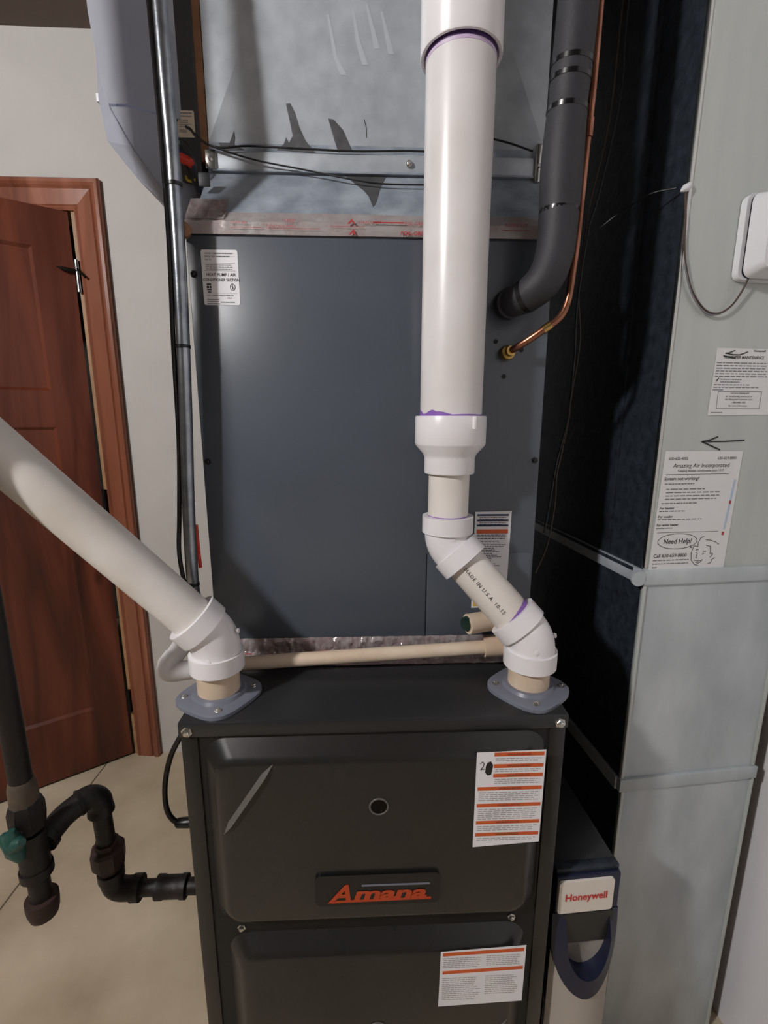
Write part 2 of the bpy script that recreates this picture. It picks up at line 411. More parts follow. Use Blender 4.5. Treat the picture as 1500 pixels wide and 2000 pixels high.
# ================================================================== furnace
ZF = .961; HW = .2665
fu = thing('furnace', 'dark charcoal gas furnace with two raised doors and orange striped warning labels', 'furnace', (0, .35, 0))
bx('base_pad', (-.29, .29, .0, .76, 0, .085), 'whiteplastic', fu, .004)
bm = bmesh.new()
box(bm, -HW, HW, .006, .74, .085, ZF-.004)
for s in (-1, 1): box(bm, min(s*HW, s*.243), max(s*HW, s*.243), -.001, .02, .085, ZF-.02, bevel=.003)
obj('cabinet', bm, 'furn', fu, 40)
bx('recess', (-.243, .243, .002, .007, .1, ZF-.02), 'blackgap', fu)
bx('top_panel', (-HW-.002, HW+.002, -.003, .74, ZF-.022, ZF), 'furntop', fu, .003)
for x in (-.256, .256): screw((x, -.003, ZF-.013), (0, -1, 0), fu, .0062)
def bevel_door(name, x0, x1, z0, z1, yb, yf, ins, rad):
    bm = bmesh.new(); levels = [(yb, 0, rad), (yf+.006, ins*.72, rad*.9), (yf+.0015, ins*.92, rad*.8), (yf, ins+.004, rad*.7)]
    rings = [[bm.verts.new((x, y, z)) for x, z in rrect(x0+i, x1-i, z0+i, z1-i, r, 6)] for y, i, r in levels]
    for A, B in zip(rings, rings[1:]):
        for k in range(len(A)): bm.faces.new((A[k], A[(k+1) % len(A)], B[(k+1) % len(A)], B[k]))
    bm.faces.new(rings[-1]); bm.faces.new(rings[0][::-1])
    return obj(name, bm, 'furn', fu, 50)
ud = bevel_door('upper_door', -.237, .240, .624, .934, .002, -.020, .024, .030)
ld_ = bevel_door('lower_door', -.223, .229, .130, .602, .002, -.020, .024, .030)
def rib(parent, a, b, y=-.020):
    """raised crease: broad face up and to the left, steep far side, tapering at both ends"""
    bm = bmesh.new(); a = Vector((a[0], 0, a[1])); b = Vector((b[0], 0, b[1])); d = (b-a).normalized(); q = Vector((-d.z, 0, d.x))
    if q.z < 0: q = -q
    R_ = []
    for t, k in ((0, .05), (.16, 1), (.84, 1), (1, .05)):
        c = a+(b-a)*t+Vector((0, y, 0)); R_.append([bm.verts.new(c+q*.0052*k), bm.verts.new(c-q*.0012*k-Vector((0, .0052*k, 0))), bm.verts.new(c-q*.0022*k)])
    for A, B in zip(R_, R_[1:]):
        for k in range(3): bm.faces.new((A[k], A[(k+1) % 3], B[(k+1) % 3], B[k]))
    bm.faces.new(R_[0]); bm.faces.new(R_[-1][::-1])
    obj('embossed_rib', bm, 'ringgrey', parent)  # lighter grey than the door: the crease's highlight is painted into its colour
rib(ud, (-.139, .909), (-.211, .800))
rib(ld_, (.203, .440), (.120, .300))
for x, z, p in ((.003, .838, ud), (.001, .434, ld_)):
    bm = bmesh.new(); tube(bm, [(x+.0125*math.cos(a), -.0205, z+.0125*math.sin(a)) for a in [2*PI*k/32 for k in range(33)]], .0014, 8); obj('sight_ring', bm, 'ringgrey', p, 60)
    lt('sight_glass', [(.0118, -.004), (.0118, .0008)], (x, -.020, z), (0, -1, 0), 'glass', p)
for x, z in ((-.203, .613), (.207, .613)): screw((x, .0, z), (0, -1, 0), fu, .005)
# brand badge
bd = front(-.020).plate('badge', rrect(-.088, .090, .676, .728, .008), 'black', fu, 0, .0035)
BP = front(-.0235)
BP.plate('badge_sheen', rrect(-.022, .076, .7085, .7115, .001), 'flange', bd, 0, .0004)
BP.text('badge_lettering', [('A', -.068, .683, .042, 'LEFT', .35, 1.05, .0012), ('mana', -.034, .686, .030, 'LEFT', .2, 1.62, .0012)], 'logoorange', bd, .0006)
BP.plate('badge_stroke', [(-.066, .681), (.078, .683), (.078, .6865), (-.058, .685)], 'logoorange', bd, 0, .0004)
# upper warning label
L1 = front(-.0205)
lb = L1.plate('warning_label', [(.136, .766), (.231, .772), (.2315, .921), (.136, .919)], 'sticker', fu)
L1.rects('warning_stripe', [(.160, .229, .9125, .9185)], 'orange', lb)
for y in (.8975, .8825): L1.rects('warning_stripe', [(.160, .229, y-.003, y+.003)], 'orange', lb)
for y in (.862, .835, .807, .787): L1.rects('warning_stripe', [(.139, .229, y-.0028, y+.0028)], 'orange', lb)
rl = []
for (y, n) in ((.9095, 2), (.8925, 2), (.877, 3), (.856, 5), (.829, 6), (.801, 3), (.781, 2)):
    x0 = .162 if y > .865 else .141
    rl += textlines(x0, .227, y, n, .0031, .0013, .12, int(y*1000))
L1.rects('fine_print', rl, 'inkpale', lb)
L1.plate('stamp_blot', [(.1485, .8875), (.152, .883), (.157, .884), (.158, .891), (.159, .899), (.156, .905), (.151, .903), (.149, .897)], 'marker', lb, .0004, .0007)
L1.ribbons('scribble', [[(.141, .902), (.1445, .9045), (.1465, .902), (.1455, .897), (.142, .8925), (.1475, .8935)]], 'ink', lb, .0011)
L1.text('stripe_wording', [('WARNING', .1945, y, .0042, 'CENTER', 0, 1.6) for y in (.9138, .896, .881)] + [('WARNING', .184, y, .0042, 'CENTER', 0, 1.6) for y in (.8605, .8335, .8055, .7855)], 'ink', lb, .0008)
# lower warning label
lb = L1.plate('warning_label', [(.094, .474), (.224, .478), (.225, .586), (.0955, .580)], 'sticker', fu)
for y in (.5755, .541): L1.plate('warning_stripe', [(.099, y-.004), (.222, y+.000), (.222, y+.0062), (.099, y+.0022)], 'orange', lb, .0004, .0006)
rl = textlines(.099, .158, .568, 6, .0035, .0014, .1, 3) + textlines(.165, .218, .570, 6, .0035, .0014, .1, 4) + textlines(.099, .158, .530, 12, .0038, .0014, .2, 5) + textlines(.165, .216, .531, 10, .0038, .0014, .2, 6)
L1.rects('fine_print', rl, 'inkpale', lb)
# grey plastic vent flanges (rounded squares turned a little) with their screws
def flange(cx, cy, rot):
    bm = bmesh.new(); c, s = math.cos(rot), math.sin(rot)
    def ring(k, z, q):
        out = []
        for i in range(40):
            a = 2*PI*i/40; p_ = 2+1.3*q; r = k/((abs(math.cos(a-PI/4))**p_ + abs(math.sin(a-PI/4))**p_)**(1/p_))*(1-.05*q)
            x, y = r*math.cos(a), r*math.sin(a); out.append(bm.verts.new((cx+c*x-s*y, cy+s*x+c*y, z)))
        return out
    R = [ring(.0555, ZF, 1), ring(.0555, ZF+.005, 1), ring(.0525, ZF+.0065, 1), ring(.038, ZF+.0075, .2), ring(.0355, ZF+.012, 0), ring(.0310, ZF+.0125, 0)]
    for A, B in zip(R, R[1:]):
        for k in range(40): bm.faces.new((A[k], A[(k+1) % 40], B[(k+1) % 40], B[k]))
    bm.faces.new(R[0][::-1]); bm.faces.new(R[-1])
    f = obj('vent_flange', bm, 'flange', fu, 35)
    for k in range(4):
        a = rot + k*PI/2; screw((cx+.0485*math.cos(a), cy+.0485*math.sin(a), ZF+.0068), (0, 0, 1), f, .0042)
flange(-.230, .060, .25); flange(.231, .060, -.1)

# ================================================================== evaporator coil cabinet
CY, CT, CB = .165, 1.622, .978
co = thing('coil_cabinet', 'tall smooth slate-grey evaporator coil cabinet standing on the furnace', 'cabinet', (0, .4, ZF))
bx('casing', (-HW, HW, CY+.002, .70, ZF, CT), 'coil', co, .002)
bx('front_panel', (-HW+.001, HW-.001, CY, CY+.004, CB+.012, CT-.004), 'coil', co, .0015)
bx('access_panel', (.088, HW-.004, CY-.0012, CY+.002, CB+.014, 1.145), 'coil', co, .0008)
bx('panel_seam', (.0865, .0878, CY-.0015, CY+.002, CB+.014, 1.145), 'blackgap', co)
for x, z in ((-.258, 1.567), (-.258, 1.297), (.258, 1.298), (.256, 1.02)): screw((x, CY, z), (0, -1, 0), co, .0042, 'black')
lt('port_grommet', [(.010, -.003), (.010, .001), (.006, .0015)], (.203, CY, 1.462), (0, -1, 0), 'black', co)
for z, x in ((1.478, .186), (1.466, .226), (1.427, .201)): lt('port_hole', [(.0035, -.002), (.0035, .0006)], (x, CY, z), (0, -1, 0), 'blackgap', co, 12)
CP = front(CY)
rp_ = CP.plate('rating_label', rrect(-.246, -.194, 1.5255, 1.5995, .003), 'sticker', co)
CP.text('label_wording', [('HEAT PUMP / AIR', -.219, 1.5645, .0058, 'CENTER', 0, .95, .00008), ('CONDITIONER SECTION', -.219, 1.5575, .0058, 'CENTER', 0, .80, .00008), ('MODEL NO.', -.241, 1.5935, .0030), ('SERIAL NO.', -.241, 1.5895, .0030), ('VOLTS', -.241, 1.5855, .0030), ('MAX. DESIGN PRESSURE', -.241, 1.5375, .0028), ('300 PSI', -.212, 1.5375, .0030), ('MAX', -.212, 1.534, .003)], 'ink', rp_)
CP.rects('fine_print', textlines(-.226, -.200, 1.5955, 1, .004, .0016, .2, 21) + textlines(-.224, -.201, 1.5915, 1, .004, .0016, .2, 22) + [(-.243, -.198, 1.5815, 1.5818), (-.243, -.198, 1.5715, 1.5719), (-.243, -.197, 1.5415, 1.5418), (-.228, -.198, 1.5948, 1.5950), (-.228, -.198, 1.5908, 1.5910)] + textlines(-.240, -.200, 1.5797, 3, .0028, .0009, .1, 23) + textlines(-.241, -.222, 1.5335, 3, .0028, .0011, .2, 25) + textlines(-.222, -.200, 1.530, 1, .003, .0014, .1, 26), 'inkgrey', rp_)
CP.rects('emblem', [(-.2405, -.2340, 1.5525, 1.5545), (-.2405, -.2375, 1.5480, 1.5515), (-.2365, -.2340, 1.5480, 1.5515), (-.2405, -.2340, 1.5455, 1.5470), (-.2395, -.2345, 1.5425, 1.5438)], 'ink', rp_)
CP.ribbons('emblem', [[(-.2035+.0036*math.cos(a), 1.550+.0044*math.sin(a)) for a in [2*PI*k/16 for k in range(17)]], [(-.2035, 1.5535), (-.2035, 1.5470)], [(-.2055, 1.5515), (-.2015, 1.5475)]], 'ink', rp_, .0007)
wl = CP.sub(.1645, 1.049, -.0).plate('warning_label', [(0, 0), (.0585, .001), (.0605, .167), (.0005, .166)], 'sticker', co, .001, .0014)
WP = CP.sub(.1645, 1.049).sub(0, 0); WP.o = WP.o + WP.n*.0010
for y in (.1590, .1500, .1415): WP.rects('blue_stripe', [(.004, .056, y, y+.0032)], 'blueink', wl)
WP.rects('orange_stripe', [(.004, .056, .1295, .1365)], 'orange', wl)
WP.rects('yellow_patch', [(.003, .055, .003, .016)], 'yellow', wl)
WP.rects('fine_print', textlines(.008, .052, .1570, 2, .0026, .001, .2, 31) + textlines(.008, .052, .1480, 2, .0026, .001, .2, 32) + textlines(.005, .055, .1275, 3, .0028, .0012, .1, 33) + textlines(.005, .055, .117, 33, .0030, .0011, .5, 34), 'ink', wl)
# crumpled foil tape sealing the base of the cabinet to the furnace top
def crumple(name, x0, x1, prof, nx, amp, m, parent, seed=0):
    bm = bmesh.new(); rows = []
    for i in range(nx+1):
        x = x0+(x1-x0)*i/nx; row = []
        for k, (y, z) in enumerate(prof):
            nv = noise.noise_vector(Vector((x*90+seed, y*90, z*90)))*amp
            e_ = .12 if k in (0, len(prof)-1) else 1
            row.append(bm.verts.new((x+nv.x*.3, y-abs(nv.y)*e_, z+nv.z*e_)))
        rows.append(row)
    for A, B in zip(rows, rows[1:]):
        for k in range(len(prof)-1): bm.faces.new((A[k], B[k], B[k+1], A[k+1]))
    bmesh.ops.solidify(bm, geom=bm.faces[:], thickness=.0003)
    return obj(name, bm, m, parent, 20)
ft = crumple('foil_tape', -HW-.001, HW+.001, [(CY-.002, 1.000), (CY-.003, .993), (CY-.004, .985), (CY-.005, .977), (CY-.008, .970), (CY-.014, .966), (CY-.022, .9645), (CY-.030, .964)], 320, .0062, 'foil', co, 3.1)
front(CY-.0085).rects('red_print', [(x, x+.012+.01*random.random(), .972+.006*random.random(), .9745+.006*random.random()) for x in [-.25+.032*k for k in range(15)]], 'redink', ft, .001)

# ================================================================== supply plenum
pn = thing('supply_plenum', 'galvanized sheet-metal supply plenum rising above the coil cabinet', 'duct', (0, .45, CT))
PX0, PX1, PY = -.245, .267, .235
bm = bmesh.new()
zb, ztp, ap = 1.770, CZ-.001, Vector((.012, PY-.036, 2.30))
c0, c1, c2, c3 = (bm.verts.new(p) for p in ((PX0, PY, zb), (PX1, PY, zb), (PX1, PY, ztp), (PX0, PY, ztp))); va = bm.verts.new(ap)
for a, b in ((c0, c1), (c1, c2), (c2, c3), (c3, c0)): bm.faces.new((a, b, va))
back = [bm.verts.new((x, .68, z)) for x, z in ((PX0, zb), (PX1, zb), (PX1, ztp), (PX0, ztp))]
fr_ = [c0, c1, c2, c3]
for i in range(4): bm.faces.new((fr_[i], back[i], back[(i+1) % 4], fr_[(i+1) % 4]))
bm.faces.new(back)
obj('plenum_box', bm, 'galv', pn)
bm = bmesh.new()   # flared transition down to the coil cabinet
prism(bm, [(PY, zb), (PY, 1.730), (.172, 1.640), (CY+.003, 1.622), (.69, 1.622), (.68, zb)], lambda y, z, w: Vector(((PX0-.012*(1.77-z)/.148) + w*1.0*(PX1-PX0+.012*(1.77-z)/.148*1.0), y, z)), 1)
obj('transition', bm, 'galvslope', pn)
# flat drive cleat strip across the joint
bx('cleat_strip', (PX0+.004, PX1-.006, PY-.0055, PY+.002, 1.731, 1.757), 'galv', pn, .0015)
bx('cleat_hem', (PX0+.004, PX1-.006, PY-.0068, PY-.004, 1.7295, 1.7325), 'galvslope', pn, .001)
bx('corner_tab', (PX0-.004, PX0+.011, PY-.009, PY-.005, 1.731, 1.757), 'zinc', pn, .001)
bx('corner_tab', (PX1-.016, PX1-.004, PY-.010, PY-.005, 1.722, 1.775), 'zinc', pn, .003)
for x in (PX0+.004, .057, PX1-.010): screw((x, PY-.008, 1.744), (0, -1, 0), pn, .0042)
ST = front(PY)
A_ = [(-.127, 1.821), (-.121, 1.822), (-.114, 1.81), (-.109, 1.793), (-.1, 1.775), (-.085, 1.759), (-.144, 1.762), (-.133, 1.77), (-.129, 1.779), (-.125, 1.772), (-.119, 1.781), (-.122, 1.797)]
B_ = [(-.065, 1.804), (-.057, 1.803), (-.043, 1.79), (-.033, 1.77), (-.029, 1.762), (-.051, 1.761), (-.059, 1.783)]
D_ = [(-.23, 1.77), (-.214, 1.77), (-.206, 1.786), (-.205, 1.777), (-.207, 1.768), (-.192, 1.761), (-.225, 1.759)]
def facet_y(x, z):     # y of the bottom facet of the cross-broken front
    return PY - .036*max(0, min(1, (z-zb)/(2.30-zb)))
for poly in (A_, B_, D_):
    bm = bmesh.new(); prism(bm, poly, lambda a, b, w: Vector((a, facet_y(a, b)-.0002-w, b)), .0003); obj('stain', bm, 'stain', pn)
for pl in ([(-.062, 1.929), (-.052, 1.88), (-.040, 1.858)], [(-.026, 1.936), (-.019, 1.899), (-.008, 1.871)], [(-.007, 1.943), (.003, 1.912), (.009, 1.891)], [(.015, 1.934), (.023, 1.907), (.030, 1.885)]):
    poly = [(x-.0016-.002*k, z) for k, (x, z) in enumerate(pl)] + [(x+.0016+.001*k, z) for k, (x, z) in reversed(list(enumerate(pl)))]
    bm = bmesh.new(); prism(bm, poly, lambda a, b, w: Vector((a, facet_y(a, b)-.0001-w, b)), .0002); obj('wiped_smear', bm, 'smear', pn)
bm = bmesh.new(); tube(bm, [(-.011, facet_y(0, 1.804), 1.804), (-.008, facet_y(0, 1.793), 1.793), (-.008, facet_y(0, 1.781), 1.781)], .0007, 6); obj('scratch', bm, 'stain', pn)
SN = Vector((0, -.09, .063)).normalized()
bm = bmesh.new(); prism(bm, [(-.042, .001), (.022, .001), (.013, .028), (.005, .066), (.001, .074), (-.005, .050), (-.013, .036), (-.028, .018)], lambda a, b, w: Vector((a, .235, 1.730)) + Vector((0, -.063, -.09)).normalized()*b + SN*(.0003+w), .0003)
obj('stain', bm, 'stain', pn)
ft = crumple('foil_tape', PX0-.020, .262, [(.182, 1.655), (.177, 1.648), (.170, 1.641), (.163, 1.636), (.1625, 1.630), (.162, 1.624), (.162, 1.619)], 120, .0016, 'foilp', pn, 9)
crumple('foil_wad', PX0-.020, PX0+.035, [(.200, 1.680), (.190, 1.668), (.180, 1.655), (.166, 1.640)], 22, .006, 'foil', pn, 5)
front(.1615).text('tape_print', [('FOIL-GRIP', .040, 1.6205, .0072, 'LEFT', 0, 1.1, .0002), ('FOIL-GRIP', .046, 1.6335, .006, 'LEFT', 0, 1), ('HARDCAST', -.020, 1.6345, .0052, 'LEFT', .2, 1.2), ('"1402"', -.128, 1.6345, .0055, 'LEFT', 0, 1.3), ('Rolled Mastic Sealant', -.150, 1.6285, .0046, 'LEFT', 0, 1.05), ('877-495-4822', -.200, 1.632, .0042), ('HARDCAST', .190, 1.6335, .0058, 'LEFT', 0, 1.1)], 'redink', ft, .0024)
front(.1615).rects('tape_print_bars', [(-.20, -.156, 1.6268, 1.6274), (-.15, -.075, 1.6262, 1.6267), (-.06, -.012, 1.6300, 1.6306), (.0, .045, 1.6355, 1.6372), (.186, .228, 1.6288, 1.6295)], 'redink', ft, .0024)
front(.1615).plate('tape_mark', [(-.036, 1.634), (-.030, 1.640), (-.024, 1.634), (-.027, 1.634), (-.030, 1.637), (-.033, 1.634)], 'redink', ft, .0020, .0026)
front(.1615).plate('tape_mark', [(-.034, 1.620), (-.027, 1.6275), (-.024, 1.620), (-.027, 1.620), (-.029, 1.623), (-.031, 1.620)], 'redink', ft, .0020, .0026)
lt('spray_foam', [(.004, -.008), (.010, -.004), (.011, .004), (.005, .010)], (PX0-.021, .160, 1.622), (.3, -1, .2), 'gasket', pn, 10)

# thermostat wires strung across the plenum
def wire(name, label, pts, r, m, cat='wire', n=8, seg=6, group=None):
    o = tb(name, spline(pts, n), r, m, None, seg); return tag(o, label, cat, group)
wire('thermostat_wire', 'upper thin black wire running level along the top of the plenum cleat strip', [(-.262, .222, 1.775), (-.245, .222, 1.762), (-.222, .222, 1.757), (-.185, .224, 1.761), (-.12, .225, 1.760), (-.03, .226, 1.7585), (.05, .226, 1.7605), (.12, .226, 1.762), (.165, .224, 1.778), (.20, .224, 1.775), (.245, .222, 1.762)], .0016, 'wire')
wire('thermostat_wire', 'thin black wire slanting down across the plenum cleat strip', [(-.243, .221, 1.760), (-.215, .222, 1.752), (-.17, .222, 1.741), (-.10, .222, 1.730), (-.03, .214, 1.715), (.02, .212, 1.709), (.10, .212, 1.709)], .0013, 'wire')

# ================================================================== white PVC exhaust riser
ex = thing('exhaust_pipe', 'white PVC vent riser with offset elbows, reducer and wide upper pipe', 'pipe', (.231, .060, ZF))
S0 = Vector((.231, .060, 0)); U0 = Vector((.112, .118, 0))
C1 = Vector((.231, .060, 1.046)); C2 = Vector((.112, .118, 1.046+.131)); dg_ = (C2-C1).normalized(); up = Vector((0, 0, 1))
R2, R3 = .03015, .04445
tb('stub_pipe', [S0+up*(ZF+.002), S0+up*1.015], R2, 'cream', ex, 32)
def elbow(name, c, d0, d1, parent, r=.0345, hub=.0385, ln=.026, cut=.016, m='pvc'):
    c = Vector(c); d0 = Vector(d0).normalized(); d1 = Vector(d1).normalized()
    a = arc(c, d0, d1, cut, 10); A0, B0 = a[0]-d0*ln, a[-1]+d1*ln
    pts = [A0, A0, a[0]-d0*.001, a[0]-d0*.001] + a + [a[-1]+d1*.001, a[-1]+d1*.001, B0, B0]
    rs = [r*.86, hub, hub, r] + [r]*len(a) + [r, hub, hub, r*.86]
    return tb(name, pts, rs, m, parent, 36, smooth=35)
def nub(p, n, parent): lt('moulded_nub', [(.0038, -.002), (.0036, .0012), (.0022, .0016)], p, n, 'pvc', parent, 12)
e1 = elbow('lower_elbow', C1, up, dg_, ex)
e2 = elbow('upper_elbow', C2, dg_, up, ex)
for c, s in ((C2 + Vector((.002, -.0335, .012)), e2), (C2 + Vector((.016, -.031, -.026)), e2), (C1 + Vector((-.004, -.0335, -.008)), e1)): nub(c, (0, -1, .1), e2 if s is e2 else e1)
nub(C1+Vector((.034, -.004, .004)), (1, 0, 0), e1)
np_ = tb('offset_pipe', [C1+dg_*.036, C2-dg_*.036], R2, 'pvcold', ex, 32)
def primer(c, ax, r, h0, hfun, m, parent, ref=(0, -1, 0)):
    """purple primer smear round a pipe: band from h0 to h0+hfun(angle); angle 0 faces the room, + to its right"""
    c = Vector(c); ax = Vector(ax).normalized(); f = Vector(ref); f = (f-f.dot(ax)*ax).normalized(); q = f.cross(ax)
    if q.x < 0: q = -q
    bm = bmesh.new(); lo_r, hi_r = [], []
    for k in range(49):
        a = -PI + 2*PI*k/48; n_ = math.cos(a)*f + math.sin(a)*q
        lo_r.append(bm.verts.new(c+ax*h0+n_*(r+.0004))); hi_r.append(bm.verts.new(c+ax*(h0+max(.0002, hfun(a)))+n_*(r+.0004)))
    for k in range(48): bm.faces.new((lo_r[k], lo_r[k+1], hi_r[k+1], hi_r[k]))
    return obj('primer_smear', bm, m, parent)
primer(C1, dg_, R2, .0405, lambda a: .0012+.0085*max(0, math.sin(a*.8+.3))**1.2, 'purple', np_)
tb('primer_ring', [C2-dg_*.0430, C2-dg_*.0415], R2+.0003, 'purpled', np_, 32)
# lettering wrapped on the offset pipe, reading down its length
def pipetext(txt, a, b, r, face, size, m, parent, spin=0):
    """letters laid round a pipe: along a->b, centred on the side facing 'face'"""
    a, b = Vector(a), Vector(b); t = (b-a).normalized(); f = Vector(face); f = (f-f.dot(t)*t).normalized(); s = t.cross(f)
    cu = bpy.data.curves.new('t', 'FONT'); cu.body = txt; cu.size = size; cu.space_character = 1.15; cu.resolution_u = 2
    to = bpy.data.objects.new('t', cu); COL.objects.link(to); dgp = bpy.context.evaluated_depsgraph_get(); me = to.evaluated_get(dgp).to_mesh(); bm = bmesh.new()
    vs = []
    for v in me.vertices:
        an = -(v.co.y-size*.35)/r + spin; vs.append(bm.verts.new(a + t*v.co.x + (r+.0005)*(math.cos(an)*f + math.sin(an)*s)))
    for p in me.polygons:
        try: bm.faces.new([vs[i] for i in p.vertices])
        except ValueError: pass
    to.evaluated_get(dgp).to_mesh_clear(); COL.objects.unlink(to); bpy.data.objects.remove(to); bpy.data.curves.remove(cu)
    me2 = bpy.data.meshes.new('pipe_print'); bm.to_mesh(me2); bm.free(); return link('pipe_print', me2, m, parent)
pipetext('MADE IN U.S.A. 10-15', C2-dg_*.046, C1, R2, (0, -1, 0), .0079, 'ink', np_, .16)
# straight nipple, reducer bushing, 3-inch riser, coupling
tb('nipple_pipe', [U0+up*1.205, U0+up*1.305], R2, 'pvcold', ex, 32)
sm = crumple_primer = tb('primer_smear', [C2+up*.0425, C2+up*.0437], R2+.0004, 'purple', ex, 32)
bm = bmesh.new(); lathe(bm, [(.0300, 1.284), (.0365, 1.284), (.0372, 1.287), (.0372, 1.306), (.0385, 1.3115), (.0505, 1.325), (.0515, 1.328), (.0515, 1.3655), (.0508, 1.367), (.0440, 1.367)], U0, (0, 0, 1), 48); rdc = obj('reducer', bm, 'pvc', ex, 32)
bx('moulded_key', (U0.x+.022, U0.x+.026, U0.y-.0535, U0.y-.040, 1.349, 1.3665), 'pvc', rdc, .0012)
pp = tb('riser_pipe', [U0+up*1.345, U0+up*2.53], R3, 'pvcpipe', ex, 48)
primer((U0.x, U0.y, 0), up, R3, 1.3662, lambda a: .0025 + (.0075 if a < -.75 else (.0045 if a < -.1 else .0008))*abs(math.sin(a*3.1+.4)), 'purple', pp)
bm = bmesh.new(); lathe(bm, [(.0448, 1.812), (.0475, 1.8095), (.0508, 1.8095), (.0515, 1.811), (.0515, 1.905), (.0448, 1.906)], U0, (0, 0, 1), 48, cap=False); obj('coupling', bm, 'pvc', ex, 35)
tb('primer_ring', [U0+up*1.8065, U0+up*1.812], R3+.0005, 'purpled', pp, 48)
tb('primer_ring', [U0+up*1.8025, U0+up*1.807], R3+.0003, 'purplepale', pp, 48)

# ================================================================== white PVC intake pipe on the other flange
ip = thing('intake_pipe', 'white PVC intake pipe slanting up from the furnace past the wooden door', 'pipe', (-.230, .060, ZF))
I0 = Vector((-.230, .060, 0)); I1 = Vector((-.230, .060, 1.054)); far = Vector((-.443, .0, 1.324)); mid = Vector((-.293, .035, 1.149))
di = (far - Vector((-.2335, .057, 1.062))).normalized()
tb('stub_pipe', [I0+up*(ZF+.002), I0+up*1.02], R2, 'cream', ip, 32)
ei = elbow('elbow', I1, up, di, ip, cut=.020)
nub(I1+Vector((-.004, -.0345, .004)), (0, -1, .1), ei); nub(I1+Vector((-.001, -.034, -.02)), (0, -1, .1), ei); nub(I1+Vector((.034, -.004, .012)), (1, -.1, .2), ei)
I2 = I1 + di*((.275)/abs(di.x))
tb('slant_pipe', [I1+di*.040, I2-di*.02], R2, 'pvcold', ip, 40)
elbow('upper_elbow', I2, di, up, ip, cut=.020)
tb('upper_pipe', [I2+up*.02, Vector((I2.x, I2.y, 2.53))], R2, 'pvcold', ip, 32)

# ================================================================== condensate drain line
dr = thing('drain_line', 'thin cream plastic condensate drain pipe crossing in front of the coil cabinet', 'pipe', (0, .115, ZF))
RD = .0112
tb('drain_pipe', [(-.285, .122, .974), (.19, .122, .999)], RD, 'cream', dr, 20)
tb('tee', [(.178, .122, .9985), (.178, .122, .9985), (.252, .122, 1.002), (.252, .122, 1.002)], [RD, .0158, .0158, RD], 'cream', dr, 24)
tb('tee_branch', [(.214, .122, 1.0), (.213, .130, 1.018), (.213, .140, 1.034)], .0152, 'cream', dr, 20)
tb('branch_pipe', [(.213, .132, 1.030), (.210, .150, 1.048), (.210, CY+.004, 1.050)], .0125, 'cream', dr, 20)
tb('cleanout_tee', [(.149, .118, 1.041), (.149, .118, 1.041), (.208, .136, 1.041)], [.012, .0162, .0162], 'cream', dr, 24)
lt('cleanout_plug', [(.0125, -.004), (.0128, .0016), (.0095, .0018), (.009, .006), (.004, .0062)], (.149, .118, 1.041), (-1, -.9, -.05), 'plug', dr)
# white elbow pair at the other end turning back behind the intake pipe
a = arc((-.326, .104, .974), (-1, -.25, 0), (.15, .35, 1), .013, 8)
tb('end_elbow', [(-.276, .117, .974), (-.276, .117, .974)] + a + [Vector((-.318, .120, .995))], [.012, .0152] + [.0152]*len(a) + [.0148], 'pvc', dr, 24)
tb('end_elbow', [(-.320, .116, .990), (-.310, .130, 1.004), (-.296, .145, 1.016), (-.286, .152, 1.030)], [.0142, .0152, .0152, .0150], 'pvc', dr, 24)

# ================================================================== galvanized conduit with a cable strapped to it
cd_ = thing('conduit', 'shiny galvanized steel conduit running vertically beside the slate-grey coil cabinet', 'conduit', (-.283, .120, 1.0))
CX = [(-.266, .135, 2.53), (-.2655, .135, 1.86), (-.2645, .135, 1.70), (-.267, .135, 1.55), (-.274, .135, 1.376), (-.282, .135, 1.222), (-.2855, .138, 1.10), (-.289, .165, 1.065), (-.290, .200, 1.03), (-.290, .222, .97), (-.290, .225, .90)]
pts = spline(CX, 6)
tb('conduit_pipe', pts, .0092, 'steel', cd_, 24)
for (x, z) in ((-.2645, 1.668), (-.2705, 1.463), (-.285, 1.108)):
    tb('strap', [(x, .135, z-.0022), (x, .135, z+.0022)], .0104, 'black', cd_, 20)
wire('cable', 'black cable strapped along the galvanized conduit', [(-.279, .134, 2.5), (-.278, .134, 1.95), (-.2765, .134, 1.72), (-.2775, .134, 1.60), (-.2835, .1345, 1.463), (-.288, .136, 1.33), (-.297, .137, 1.22), (-.302, .136, 1.16), (-.297, .134, 1.11), (-.302, .17, 1.05), (-.304, .21, .96), (-.304, .215, .90)], .0035, 'wire', 'cable', 6, 8)
wire('foil_strip_wire', 'short red and white wire behind the conduit', [(-.278, .150, 1.20), (-.278, .151, 1.16), (-.277, .151, 1.13)], .003, 'redwire', 'wire', 6, 8)

